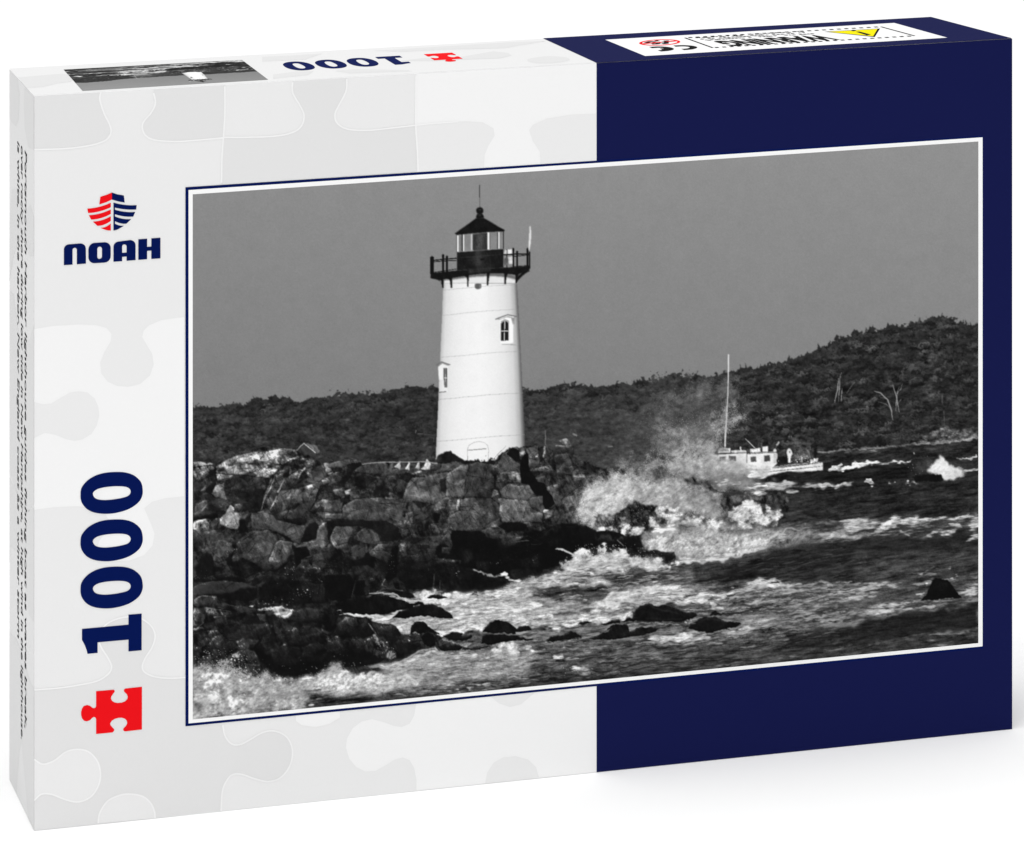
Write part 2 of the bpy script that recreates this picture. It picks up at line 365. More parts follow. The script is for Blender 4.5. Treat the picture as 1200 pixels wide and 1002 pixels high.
    s.crowns(left+[(515, 560), (215, 560)], 70, g=46, var=10, rx=(8, 15), ry=(5, 9), lit=.9, seed=22, op=.6)
    w, m = s.mask(s.pts(rt+[(1170, 530), (200, 570)]), 2, 0, 0); loc = s.blur(s.img[w], 11)
    s.img[w] += m*np.clip(.45*(s.img[w]-loc), -16, 22)
    # brick hut
    tile(220, 440, 6.667)
    P(122, '905,525 1010,550 1025,590 1000,605', tex=.12, warp=.3, jag=.4)
    P(64, '850,585 905,530 995,600 1000,625 950,640 850,620', tex=.08, warp=.2, jag=.2)
    L(232, '848,585 905,528 995,602', 1.0, .95, taper=False); L(60, '990,500 992,540', .6)
    # ---- lighthouse
    tile(490, 320, 8)
    tower = [(490+x/8., y0+y/8.) for x, y, y0 in ((236, 92, 320), (230, 190, 320), (224, 390, 320), (212, 640, 320), (206, 790, 320), (192, 230, 430), (180, 500, 430), (170, 700, 430), (160, 960, 430), (1000, 900, 430), (1000, 760, 430), (994, 560, 430), (984, 330, 430), (972, 130, 430), (960, 750, 320), (946, 480, 320), (936, 300, 320), (924, 100, 320))]
    tile(0, 0, 1)
    p = s.pts(tower); w, m = s.mask(p, .45, 0, 0)
    xl = np.interp(s.Y[w], [330, 420, 545], [519.4, 515.6, 510]); xr = np.interp(s.Y[w], [330, 420, 545], [605.6, 610.3, 615.3])
    u = (s.X[w]-xl)/(xr-xl)
    g = np.interp(u, [0, .05, .16, .3, .5, .68, .8, .9, .955, .985, 1], [190, 222, 236, 243, 246, 240, 232, 215, 180, 120, 90])
    g = g-np.clip((430-s.Y[w])/110, 0, 1)*3*(u > .6)+1.2*s.mid[w]*.6
    s.put(w, m, g)
    tile(490, 320, 8)
    for t in ('232,162 400,142 560,128 700,118 920,108', '222,398 420,375 620,356 780,346 940,338', '206,790 400,772 560,756 760,740 955,730'): L(150, t, .55, .55, warp=.1, taper=False)
    tile(490, 430, 8)
    for t in ('186,304 400,284 560,268 760,254 980,242', '172,698 400,680 560,664 760,646 998,632'): L(150, t, .6, .6, warp=.1, taper=False)
    # door arch at the foot
    L(170, '462,880 462,770 475,735 520,708 570,697 620,708 650,735 660,775 655,860', .6, .9, warp=.1, taper=False); L(110, '468,780 560,772 640,764', .9, .9, warp=0, taper=False); L(150, '638,820 636,840', .7, .8)
    # tower windows
    tile(490, 320, 8)
    P(252, '765,430 770,660 890,655 888,400 840,392', warp=0, jag=0, tex=0); P(118, '720,432 750,418 840,385 925,405 900,420 890,490 870,420 830,412 770,434', warp=0, jag=0, tex=.05, al=.75)
    P(250, '755,425 838,392 905,408 890,418 838,402 770,432', warp=0, jag=0, tex=0, al=.8)
    P(22, '776,635 776,470 790,455 810,448 830,452 846,470 844,630', warp=0, jag=0, tex=.1, sm=False); P(105, '775,450 810,430 850,445 850,470 830,452 800,450 778,475', warp=0, jag=0, tex=0, al=.6)
    L(235, '810,450 808,540 806,635', .9, 1, warp=0, taper=False); L(235, '775,543 846,541', 1., 1, warp=0, taper=False); L(130, '772,670 850,668 915,672', .9, .9, warp=0); L(200, '890,500 892,560 889,655', .7, .7, warp=0)
    P(240, '185,870 200,850 230,838 285,860 280,880 275,1000 195,1000', warp=0, jag=0, tex=0); P(112, '165,862 215,828 300,858 280,868 225,846 185,878', warp=0, jag=0, tex=0, al=.8)
    L(90, '240,895 240,985', 1., .9, warp=0, taper=False); L(70, '264,890 264,1000', 1., .9, warp=0, taper=False)
    tile(490, 430, 8)
    P(246, '190,30 235,0 280,20 272,230 196,232', warp=0, jag=0, tex=0, al=.5)
    P(70, '236,12 270,10 270,190 246,192 238,100', warp=0, jag=0, tex=.1); L(190, '253,10 255,190', .6, .9, warp=0, taper=False); L(235, '238,100 270,102', .9, 1, warp=0); L(100, '190,238 262,230', 1.1, .9, warp=0)
    tile(490, 320, 8); L(112, '722,432 780,410 838,389 925,406', 1.1, .85, warp=0, taper=False); L(150, '905,412 900,480', .9, .7, warp=0); L(110, '168,862 215,830 300,858', 1.1, .8, warp=0, taper=False)
    # lantern, gallery and roof
    tile(490, 205, 8)
    for x, y in ((128, 765), (232, 748), (268, 762), (890, 690), (926, 715), (1024, 690)): P(13, f'{x-9},{y+8} {x-5},{y-6} {x+5},{y-6} {x+9},{y+8} {x+5},{y+30} {x-5},{y+30}', warp=0, jag=0, tex=0)
    tile(490, 320, 8)
    for x, y in ((310, 100), (380, 90), (430, 86), (480, 82), (555, 74), (640, 70), (740, 63), (830, 60), (880, 58)): L(70, f'{x-9},{y+1} {x+9},{y-1}', .7, .8, warp=0)
    P(96, '528,120 535,100 560,94 585,100 592,118 585,140 560,150 535,142', warp=0, jag=0, tex=.05, sm=True); P(130, '575,100 592,118 585,140 570,140', warp=0, jag=0, tex=0, al=.7)
    tile(490, 205, 8)
    P(232, '245,990 330,978 440,962 560,950 700,945 820,955 920,975 930,1015 240,1015', warp=0, jag=0, tex=0, soft=.6)
    P(96, '240,985 320,962 440,945 600,925 760,918 880,940 930,965 925,985 820,955 700,945 560,950 440,962 330,978', warp=0, jag=0, tex=0, soft=1.0, al=.8)
    P(16, '112,965 115,900 150,915 360,895 600,878 800,868 1000,855 1048,850 1038,900 1000,910 920,935 760,920 600,925 440,945 320,965 200,985', warp=0, jag=0, tex=.15)
    P(13, '110,965 140,955 200,985 230,1040 225,1010 170,975', warp=0, jag=0, tex=0); P(13, '1045,900 990,900 930,950 912,1015 935,985 1000,925', warp=0, jag=0, tex=0)
    for a in ('190,925 235,960 240,1060 225,1060 215,990 150,945', '270,935 320,935 318,1060 304,1060 295,985 250,950', '445,920 475,915 470,1048 460,1048 455,960 425,940', '640,905 672,903 655,1034 642,1034', '805,885 860,880 825,960 822,1022 808,1022', '905,880 960,880 935,950 926,1015 912,1015'):
        P(12, a, warp=0, jag=0, tex=0)
    P(20, '360,722 520,712 700,695 798,690 798,870 600,880 362,896', warp=0, jag=0, tex=.15)
    P(62, '525,705 600,700 605,860 520,868', soft=3, warp=0, jag=0, tex=.1, al=.85); P(44, '470,880 680,865 670,905 470,922', soft=1, warp=0, jag=0, tex=.1, al=.8)
    L(58, '365,775 500,768 650,755 790,742', .8, .7, warp=0); L(60, '430,800 560,790 680,785', .6, .5, warp=0); L(66, '675,770 678,900', .5, .5); P(10, '580,785 620,780 622,795 585,798', warp=0, jag=0, tex=0)
    # glass storey
    P(134, '360,565 800,530 798,692 360,722', warp=0, jag=0, tex=.02)
    P(48, '510,555 642,540 645,700 512,712', soft=.8, warp=0, jag=0, tex=.1); P(78, '555,560 600,555 600,700 560,705', soft=2, warp=0, jag=0, tex=.1, al=.8)
    for x, y0, y1, g, wd in ((369, 566, 720, 236, 2.), (395, 566, 718, 90, .7), (412, 560, 715, 20, 1.1), (424, 560, 714, 228, 1.4), (500, 556, 710, 205, 1.4), (488, 560, 708, 150, .5), (640, 545, 700, 40, 1.), (657, 540, 697, 240, 2.0), (673, 540, 695, 60, .7), (742, 540, 690, 70, .8), (757, 535, 690, 222, 1.3), (797, 530, 690, 40, 1.2), (360, 560, 722, 60, .8)):
        L(g, f'{x},{y0} {x},{y1}', wd, 1, warp=0, taper=False)
    L(150, '420,712 520,705', .8, .7, warp=0)
    P(17, '342,548 400,505 480,450 540,405 610,400 680,440 760,490 812,515 805,528 650,535 500,548 360,562', warp=0, jag=0, tex=.18)
    L(60, '630,410 700,450 790,505', .6, .5, warp=0)
    P(14, '540,408 545,375 555,362 600,362 612,380 615,402', warp=0, jag=0, tex=.1); P(14, '543,335 550,312 577,302 602,312 611,335 602,358 577,366 552,358', warp=0, jag=0, tex=0, sm=True); P(60, '562,318 590,316 592,330 565,330', warp=0, jag=0, tex=0, soft=.6, al=.7); P(70, '562,372 590,370 585,385 566,388', warp=0, jag=0, tex=0, soft=.6, al=.5)
    L(58, '573,92 575,200 577,305', .8, 1, warp=0, taper=False)
    # gallery rail
    for x, y0, y1, wd in ((128, 765, 925, 3.), (232, 748, 920, 1.9), (268, 762, 915, 1.6), (890, 690, 880, 1.5), (926, 715, 870, 1.4), (1024, 690, 890, 1.9), (1043, 720, 880, 1.1), (830, 700, 870, 1.)): L(14, f'{x},{y0} {x},{y1}', wd*1.35, 1, warp=0, taper=False)
    for t, wd in (('120,802 235,790 360,780', 1.), ('120,815 235,806 360,800', .7), ('150,912 360,880', .6), ('800,748 900,742 1040,738', 1.1), ('880,765 1040,748', .7), ('900,858 1040,848', .6)): L(16, t, wd*1.35, 1, warp=0, taper=False)
    P(206, '800,740 812,705 830,700 832,740', warp=0, jag=0, tex=.03); P(240, '838,700 880,695 880,735 840,738', warp=0, jag=0, tex=0); P(215, '842,770 882,760 882,835 850,835', warp=0, jag=0, tex=.05); P(90, '800,790 830,765 842,790 838,840 805,850', warp=0, jag=0, tex=.1)
    L(228, '1048,480 1050,540 1044,640 1038,705', 2.4, 1, warp=0, soft=.5)
    # ---- sea, darkest far out
    tile(0, 0, 1)
    P(40, '1160,515 960,531 900,545 830,560 700,600 650,650 600,690 500,690 400,690 215,760 215,860 1160,860', soft=.6, warp=.3, jag=.3, tex=.22, fld=s.chop)
    for g, t, al in ((52, '850,600 1000,590 1160,580 1160,620 900,640', .8), (60, '640,720 800,690 1000,660 1160,640 1160,760 900,800 215,860 215,800 500,740', .9), (44, '780,650 930,640 1160,625 1160,672 1000,690 860,690', .9), (48, '700,808 900,780 1160,736 1160,770 215,870 400,835', .9)):
        P(g, t, soft=7, warp=6, jag=0, tex=.26, al=al, fld=s.chop)
    for g, dn, t, so in ((150, .62, '395,690 560,690 700,660 820,700 700,730 560,760 470,770 400,735', 5), (132, .5, '430,770 560,745 760,735 1000,690 1160,670 1160,735 900,765 700,790 520,815 400,830', 6), (118, .42, '640,665 800,650 960,690 1160,675 1160,735 900,760 700,750 560,720', 6), (120, .40, '215,800 480,770 620,775 620,815 400,840 215,860', 5), (96, .38, '900,612 1160,600 1160,635 960,640', 4), (110, .36, '560,760 900,740 1160,700 1160,745 800,795 560,815', 6)):
        F(g, t, dn, soft=so, hard=1.2, warp=3)
    return s
def paint_b(s):
    P, L, F, D = s.P, s.L, s.F, s.dots
    def tile(x, y, k): s.T = (x, y, k)
    def many(rows, **kw):
        for r in rows:
            g, t = r[0], r[1]; o = dict(kw); o.update(edge=.12) if g > 125 else None; o.update(r[2] if len(r) > 2 else {})
            P(g, t, **o)
    # ---- ground of the whole rock shore
    tile(0, 0, 1)
    P(40, '215,541 240,541 252,548 262,536 285,528 310,523 345,526 362,535 372,540 383,546 400,540 418,538 425,543 455,541 505,545 517,532 528,528 540,538 560,541 580,540 592,528 604,524 628,522 640,524 652,530 665,526 672,535 700,548 740,548 770,545 790,553 820,562 840,575 850,590 840,640 760,660 700,650 660,662 620,690 560,690 500,692 450,690 430,700 400,730 500,745 560,750 470,790 380,790 300,800 215,790', tex=.34, warp=.8, jag=.4)
    # sunlit slab crest, upper left
    tile(220, 440, 6.667)
    many([(126, '220,715 250,695 300,660 400,622 500,600 560,592 640,585 740,575 840,578 870,640 760,680 700,740 640,800 560,790 430,770 300,770 230,760', dict(tex=0.21)),
          (164, '310,700 400,650 520,620 600,610 570,640 470,670 350,720 300,735'), (170, '520,640 610,590 680,600 650,665 600,660'), (152, '330,740 420,700 520,690 560,730 470,760 350,765'),
          (70, '460,690 520,660 530,690 470,700'), (66, '575,690 640,670 700,690 650,720 590,710'), (60, '690,650 720,590 750,590 740,640 720,690'), (82, '690,620 760,590 840,590 850,640 760,660'),
          (48, '240,745 285,700 290,740 260,750'), (56, '310,700 350,680 360,700 320,715'), (30, '540,600 560,590 555,610'), (120, '580,700 640,680 640,720 600,730'), (40, '620,690 660,690 660,715 625,715'),
          (150, '40,672 100,668 140,690 190,692 195,705 120,705 60,712 38,720'), (78, '38,712 120,706 200,710 215,730 140,770 40,830', dict(tex=0.35)),
          (14, '160,745 225,720 235,800 215,860 200,960 150,950 140,880 190,830'), (34, '38,840 110,800 120,860 90,900 130,930 60,980 38,990'), (88, '100,900 150,840 130,920'),
          (108, '230,770 350,780 360,800 280,810 240,830'), (92, '215,860 300,840 290,940 220,950 190,920', dict(tex=0.24)),
          (32, '290,810 360,790 420,768 480,790 560,800 610,840 640,880 600,950 480,1000 420,940 300,960 280,880', dict(tex=0.21, gr=(0, -1, .3))), (24, '440,900 560,870 620,910 560,960 420,1000 400,960'),
          (44, '470,790 560,795 610,840 580,880 500,850'),
          (58, '690,760 770,730 760,790 700,810', dict()), (20, '735,780 790,720 800,760 770,790 750,800'), (94, '660,740 700,725 710,750 670,760'), (70, '700,690 790,670 800,700 720,720'), (26, '700,690 780,680 790,700 730,705'),
          (66, '620,880 760,800 850,740 870,700 900,690 880,800 700,900 690,1000 580,1000', dict(tex=0.24)), (38, '760,850 860,800 900,870 780,900 720,905'), (70, '720,905 850,890 980,860 1000,900 960,1000 690,1000', dict(tex=0.24)),
          (158, '890,735 920,712 910,745 885,760'), (88, '880,650 970,640 1000,700 930,720', dict(tex=0.28)), (62, '930,730 1050,700 1100,760 1030,830 930,850'), (96, '1040,820 1110,780 1120,820 1060,850'),
          (118, '900,880 960,850 980,860 940,890'), (24, '1080,700 1200,700 1200,750 1130,740'), (122, '1070,690 1200,672 1200,690 1090,706'), (112, '1110,760 1170,740 1170,790 1130,780'), (20, '1000,900 1030,880 1020,960 985,990'),
          (84, '1050,800 1120,790 1100,830'), (76, '1140,900 1200,880 1200,960 1150,940'), (30, '1060,860 1140,860 1130,940 1050,920'), (60, '1050,960 1200,950 1200,1000 1040,1000')], tex=.2, warp=.5, jag=.2, edge=.3)
    for g, t, wd in ((150, '690,780 640,880 600,970', 1.0), (128, '660,800 610,920 580,940', .6), (176, '750,815 715,890 700,915', 1.4), (170, '700,940 685,990', 1.5), (110, '800,720 790,800', 1.5), (122, '900,720 860,810', 1.), (90, '1000,880 985,960', .8), (120, '270,690 300,660 400,622 500,600', .7), (160, '700,580 740,574 835,577', .8), (110, '310,585 345,600 380,630', .5), (100, '270,640 300,660', .5)):
        L(g, t, wd, .85, warp=.6)
    D(200, '1110,640 1150,640 1150,665 1110,665', 6, .5); D(120, '800,510 1000,510 1000,530 800,530', 5, .5)
    # terrace left of the tower
    tile(380, 440, 6.667)
    many([(92, '40,690 150,660 250,650 285,660 280,690 190,690 120,720 20,715', dict(tex=0.21)), (16, '170,690 280,665 290,690 230,740 190,800 150,850 130,840 170,760'), (22, '0,710 100,705 140,740 60,760 0,740'),
          (74, '240,740 300,690 480,680 500,740 420,770 300,760'), (26, '340,690 400,690 395,725 350,725'), (60, '400,700 500,690 500,740 420,745'), (66, '490,740 680,720 820,700 880,690 950,690 1000,740 960,760 700,770 500,775', dict(tex=0.17)),
          (40, '300,770 470,790 640,780 700,790 620,900 560,930 500,950 300,950 200,930', dict(tex=0.32)), (16, '240,790 300,770 320,830 340,870 280,890 240,850'), (18, '400,870 480,850 510,900 510,950 400,950 380,910'), (20, '570,905 610,900 600,935 570,925'),
          (130, '680,770 720,745 770,740 730,765 690,775'), (70, '720,770 960,755 1000,790 1000,860 950,950 860,1000 610,960 650,880 700,800', dict(tex=0.17)), (14, '880,760 905,750 900,800 870,795'), (24, '900,810 950,790 950,920 920,950 890,900'),
          (92, '680,800 720,795 640,940 610,955 640,870', dict(tex=0.17)), (22, '700,810 735,810 720,870 705,860'),
          (86, '960,770 1080,690 1120,690 1090,940 1040,900 1000,950 945,940', dict(tex=0.14)), (60, '1090,700 1160,670 1200,670 1200,950 1090,950', dict(tex=0.17)), (110, '1090,690 1120,680 1080,950 1055,940'), (46, '1030,900 1050,895 1050,950 1020,945'),
          (20, '900,690 935,595 985,587 1010,612 1060,635 1095,660 1060,672 980,668 930,690', dict(tex=0.21)),
          (64, '60,760 120,770 140,800 100,860 60,830'), (58, '80,900 150,890 200,900 260,930 250,970 100,980', dict()), (200, '150,905 205,885 185,930 160,930', dict(tex=0.10)), (14, '150,935 200,930 195,960 150,960'),
          (110, '0,690 40,690 60,750 10,760'), (90, '20,760 70,750 60,790'), (56, '300,950 600,960 860,990 860,1010 300,1010', dict(tex=0.21)), (54, '0,900 60,930 60,1000 0,1000')], tex=.2, warp=.5, jag=.2, edge=.3)
    L(150, '290,690 400,683 500,676', .7, .8); L(170, '780,678 880,690', .8, .9); L(130, '500,672 780,674', .5, .7)
    many([(206, '780,715 800,652 825,690 820,735 750,730'), (170, '555,710 590,670 590,735'), (190, '632,735 665,672 665,740'), (165, '710,722 745,672 745,725'), (90, '505,740 525,675 545,680 520,755'), (40, '590,690 610,690 605,715 590,712')], tex=.12, warp=.2, jag=.3)
    D(190, '50,640 85,640 85,665 50,665', 5, .5)
    # cliff under the tower
    tile(540, 500, 6.667)
    many([(20, '0,245 30,275 60,265 120,258 210,265 260,245 280,270 240,300 190,300 130,290 40,300 0,300', dict(jag=1)), (52, '60,300 130,275 210,290 260,300 270,340 240,550 20,550', dict(tex=0.21)), (74, '150,290 200,300 170,380 120,440 110,400', dict(edge=.1, soft=1.5)), (30, '40,300 90,300 60,400 30,540 15,550'), (92, '30,300 55,300 30,440 10,550 0,550 0,400'),
          (66, '240,330 280,300 330,205 360,200 400,260 465,290 465,340 380,340 300,360', dict(tex=0.21)), (84, '280,300 330,230 370,250 340,330 290,340', dict(tex=0.21)), (12, '355,210 395,168 450,180 465,270 430,265 380,235'), (78, '395,165 490,160 470,230 450,185'), (96, '460,170 500,160 495,220 470,230'),
          (8, '470,270 495,215 520,210 530,330 580,390 590,430 650,440 670,500 715,550 730,600 690,630 660,650 640,600 640,540 580,530 555,500 530,450 470,440 460,370'),
          (70, '270,350 360,340 460,360 470,430 380,450 280,440', dict(tex=0.32)), (104, '370,370 420,380 430,430 380,440', dict(tex=0.35)), (14, '255,370 270,370 265,490 255,480'), (110, '245,490 290,500 290,540 240,555'),
          (86, '300,500 360,460 450,455 530,460 565,520 560,550 480,575 330,555', dict(tex=0.14)), (104, '360,500 440,480 500,490 460,540 380,540', dict(edge=.1, soft=3)), (60, '510,460 545,470 565,530 530,560'),
          (96, '290,565 400,565 520,575 560,640 640,680 630,740 540,720 450,745 330,745 300,680', dict(tex=0.17)), (120, '400,570 510,575 520,630 440,640', dict(edge=.1, soft=3)), (66, '530,560 640,540 660,600 640,680 570,640 520,600', dict(tex=0.21)), (116, '560,650 630,690 630,740 560,725'), (92, '640,650 710,645 720,700 660,730'),
          (60, '0,560 150,560 240,560 300,620 300,700 240,740 160,800 0,800', dict(tex=0.24)), (190, '95,600 150,590 155,625 130,625', dict(tex=0.21)), (40, '60,560 140,570 200,560 260,570 200,640 160,640 100,590'), (92, '220,610 280,600 300,650 230,670', dict(edge=.1, soft=2)), (36, '180,750 240,735 210,760'), (80, '180,770 300,720 290,790 200,800'),
          (92, '500,170 590,145 600,215 560,250 530,310 520,210', dict(tex=0.21)), (40, '545,250 600,215 620,310 580,310 545,310'), (110, '580,210 605,210 605,245 575,240'), (30, '600,150 640,145 645,250 620,280 600,230'), (118, '640,145 655,150 655,250 640,240'), (70, '530,340 560,320 720,310 730,350 640,360 560,350', dict(tex=0.28)),
          (62, '660,250 720,200 730,350 660,310', dict(tex=0.28)), (74, '730,230 830,200 880,330 860,370 750,360', dict(tex=0.14)), (34, '780,180 830,180 840,210 790,215'), (36, '840,200 880,165 885,210 860,230'), (96, '760,110 830,95 870,150 840,165 770,120'), (110, '740,150 850,155 845,170 740,160'),
          (64, '580,400 680,380 800,400 860,500 830,640 740,610 700,540 670,460 600,430', dict(tex=0.24)), (84, '680,470 770,450 760,570 720,560', dict(tex=0.17)), (42, '780,410 830,410 800,480 780,470'), (130, '690,465 760,445 770,460 700,472'),
          (70, '860,370 1060,370 980,440 960,560 940,740 830,750 820,640 860,500', dict(tex=0.28, soft=2)), (54, '730,660 790,640 820,700 790,740 730,720'), (88, '800,610 870,600 880,640 830,660', dict(edge=.1, soft=2)), (40, '880,430 1000,420 960,500 900,530', dict(edge=.1, soft=2)), (74, '830,680 940,640 940,760 830,750', dict(edge=.1, soft=2))], tex=.2, warp=.5, jag=.2, edge=.3)
    L(120, '660,30 658,140', 1.2, .8); L(90, '655,30 700,10', .6, .6); L(116, '740,155 860,150', .7, .8); L(112, '360,350 390,440', .6, .5); L(140, '870,50 905,70', 2, .8); L(135, '1150,155 1190,150', 1.4, .7); L(100, '530,310 545,260 580,215', .5, .6)
    D(150, '880,370 1000,370 960,740 880,740', 60, .4, al=.5)
    # lower left boulders
    tile(220, 570, 6.667)
    many([(38, '38,120 80,80 140,40 200,80 270,90 310,140 240,200 140,230 38,245', dict(tex=0.17)), (70, '60,130 160,110 150,160 90,220 50,220', dict(tex=0.17)), (88, '90,200 155,140 130,180 100,210'), (10, '38,245 140,225 200,205 240,215 240,245 160,255 38,268'), (30, '290,20 420,0 560,20 600,80 560,190 400,190 310,140', dict(tex=0.17)), (64, '360,140 430,140 400,190 360,180'),
          (132, '300,190 330,140 360,170 350,200 420,210 400,300 390,330 330,330 280,300 240,330 260,250', dict(tex=0.21)), (112, '38,290 80,270 150,250 180,260 160,340 100,350 38,340', dict(tex=0.32)), (60, '170,280 230,245 240,320 200,345'), (84, '380,200 470,200 460,260 400,250'), (10, '400,260 445,260 450,330 470,360 400,365'), (20, '440,270 480,210 500,210 470,290 460,320'),
          (56, '38,350 160,345 300,340 400,350 390,430 300,430 120,500 38,500', dict(tex=0.21)), (58, '130,440 300,420 310,560 230,600 150,510 100,520', dict(tex=0.21)), (16, '60,640 100,560 150,515 200,560 215,690 60,720', dict(tex=0.14)), (14, '300,560 360,500 400,450 330,620'),
          (70, '500,210 560,190 640,220 690,260 850,300 940,300 900,370 870,450 820,430 760,380 640,330 520,330 490,300', dict(tex=0.14)), (88, '520,220 570,195 640,230 600,280 520,290', dict(tex=0.17)), (26, '640,200 700,180 740,230 730,270 690,250'), (18, '760,255 880,230 930,250 925,285 840,295 770,285'),
          (56, '400,420 500,350 640,340 690,420 640,560 600,640 560,640 440,560 350,560', dict(tex=0.24)), (84, '480,470 560,440 600,520 560,560 480,530', dict(edge=.1, soft=3, tex=0.28)), (12, '700,350 800,390 830,440 800,430 720,380'),
          (80, '690,450 720,420 815,435 800,500 770,590 700,630 640,600 640,560', dict(tex=0.17, gr=(-.3, -1, .15))), (14, '620,650 700,640 790,580 770,610 690,660'), (44, '840,180 920,100 1000,60 960,170 900,220 800,260 740,200', dict(tex=0.21)), (60, '740,100 820,60 800,160 740,200'),
          (20, '880,440 910,350 950,290 1000,275 1025,300 1000,400 920,440'), (64, '1000,380 1030,310 1080,270 1100,320 1100,440 1050,500 1000,470', dict(tex=0.17)), (136, '1010,350 1040,300 1080,275 1060,320 1020,360'), (18, '1095,300 1200,270 1200,320 1120,420'), (90, '1120,430 1200,380 1200,480 1150,480', dict(tex=0.28)), (60, '990,120 1110,100 1130,160 1000,180', dict(tex=0.21)), (78, '1000,200 1200,215 1200,250 1060,250', dict(tex=0.14)), (14, '930,160 1000,110 990,140 950,180'), (12, '1090,185 1200,190 1130,200'),
          (10, '820,480 940,470 960,540 900,560 850,640 830,560'), (48, '980,530 1110,510 1120,600 1040,640 970,620', dict(tex=0.17)), (14, '1120,540 1200,500 1200,700 1130,640'), (38, '880,570 940,580 930,690 880,700'), (60, '900,440 1000,420 1040,460 960,490'),
          (18, '38,700 200,720 330,700 440,720 440,750 38,745'), (16, '330,580 460,560 600,650 450,720 360,690', dict(tex=0.35)),
          (70, '38,790 140,745 280,735 420,750 530,785 420,800 330,830 210,830 100,850 38,870', dict(tex=0.08)), (16, '100,850 210,832 330,832 430,800 540,790 540,870 450,910 330,880 220,870', dict(tex=0.21)),
          (46, '450,745 560,690 680,680 700,720 600,790 540,790', dict(tex=0.14)), (18, '560,780 700,720 800,700 940,740 1050,800 1100,900 830,930 560,900', dict(tex=0.35)), (34, '900,800 1040,790 1100,850 980,900', dict(edge=.1, soft=3)), (10, '1080,780 1200,760 1200,900 1100,880'), (22, '700,650 860,640 1000,660 1100,720 1200,690 1200,770 1000,760 760,700', dict(tex=0.42))], tex=.2, warp=.5, jag=.2, edge=.3)
    for g, t, wd in ((150, '650,0 600,110 565,185', 1.), (175, '725,10 705,50', 1.6), (165, '697,80 670,140 645,185', 1.3), (110, '95,340 130,280 160,250', 1.), (100, '1000,695 1050,750', .7), (110, '1010,20 990,110', .8)): L(g, t, wd, .85, warp=.5)
    D(190, '480,440 600,440 600,580 480,580', 40, .6); D(170, '760,580 840,580 840,700 760,700', 26, .6); D(160, '300,440 420,440 420,560 300,560', 24, .5); D(150, '700,700 1180,620 1180,860 760,860', 90, .5, al=.7); D(190, '840,790 960,790 960,870 840,870', 22, .7); D(130, '50,640 320,640 320,740 50,740', 30, .5, al=.7)
    D(180, '560,900 840,850 840,940 560,940', 26, .5); D(150, '1050,620 1160,640 1160,700 1060,680', 30, .5)
    # middle shore below the terrace
    tile(380, 570, 6.667)
    many([(62, '0,110 60,110 160,120 140,210 0,200', dict(tex=0.17)), (74, '150,150 250,95 330,110 520,110 640,130 610,230 560,310 480,265 330,270 140,240', dict(tex=0.15)), (12, '150,110 165,120 145,210 135,205'), (14, '325,130 360,125 400,150 455,155 430,165 350,160'), (96, '0,215 140,215 140,245 0,250', dict(tex=0.14)), (24, '80,250 330,265 460,265 580,330 570,420 440,430 400,340 330,310 90,305', dict(tex=0.14)), (16, '400,270 480,265 580,335 560,420 470,380 430,330'),
          (14, '0,260 80,260 60,380 20,470 0,470'), (76, '50,390 90,310 210,310 225,340 200,400 160,470 100,490 70,450', dict(tex=0.21)), (116, '75,460 155,450 150,470 100,490', dict(tex=0.28)), (66, '250,360 320,310 380,340 440,390 440,430 350,450 260,420', dict(tex=0.15)), (30, '215,340 290,320 230,400 210,470'), (60, '200,470 340,450 340,500 300,555 210,545', dict(tex=0.17)), (62, '350,510 420,455 530,440 520,540 490,590 380,550', dict(tex=0.15)),
          (70, '610,210 690,190 680,300 620,290', dict(tex=0.24)), (104, '640,280 700,210 690,280 650,300'), (48, '690,130 830,110 880,200 760,270 690,260', dict(tex=0.28)), (16, '640,120 660,120 650,170 635,165'), (10, '600,210 640,205 620,240'), (62, '890,100 1000,80 1060,100 1050,190 900,180', dict(tex=0.21)), (100, '1040,90 1065,90 1050,195 1035,190'), (74, '960,240 1050,200 1200,190 1200,340 1060,340 960,300', dict(tex=0.14)), (8, '850,200 900,210 890,280 860,270'), (8, '780,290 820,250 810,330 780,340'), (8, '950,285 985,290 980,305'),
          (70, '830,290 960,280 990,330 930,370 840,360', dict(tex=0.28)), (52, '590,420 700,370 830,390 960,380 930,440 880,470 860,560 600,560', dict(tex=0.21)), (70, '600,330 660,340 640,390 600,380'), (84, '590,460 650,430 640,540 590,540', dict(edge=.1, soft=2)),
          (6, '990,340 1060,345 1200,345 1200,480 1000,480'), (8, '880,460 940,445 980,470 1080,480 1090,570 900,560 870,530'), (40, '920,470 1000,470 980,530 920,520'), (46, '1090,500 1160,500 1140,570 1100,600'),
          (8, '530,500 580,440 580,700 480,740 490,600'), (10, '200,580 300,550 340,500 400,590 390,640 340,610 220,620'), (50, '240,640 330,610 360,690 310,720 240,720', dict(edge=.1, soft=2)), (46, '400,590 490,590 470,690 410,650', dict(edge=.1, soft=1.5)), (20, '580,590 680,580 860,570 860,700 660,790 560,700', dict(tex=0.32)), (10, '0,690 200,680 240,760 220,880 100,890 0,870'), (24, '0,560 200,540 210,640 0,640', dict(tex=0.35)), (22, '860,590 1200,600 1200,810 1000,820 840,760', dict(tex=0.32)), (8, '250,730 320,730 330,860 240,850'), (40, '310,790 340,780 350,850 320,850'), (14, '640,640 860,640 840,820 640,790', dict(tex=0.21))], tex=.2, warp=.5, jag=.2, edge=.3)
    L(110, '245,730 215,870', .9, .7); L(92, '855,680 850,825', 1.3, .8); L(110, '905,730 900,800', 1, .8); L(120, '470,720 450,770 485,785', 2, .8); L(80, '1150,740 1165,790', .7, .8)
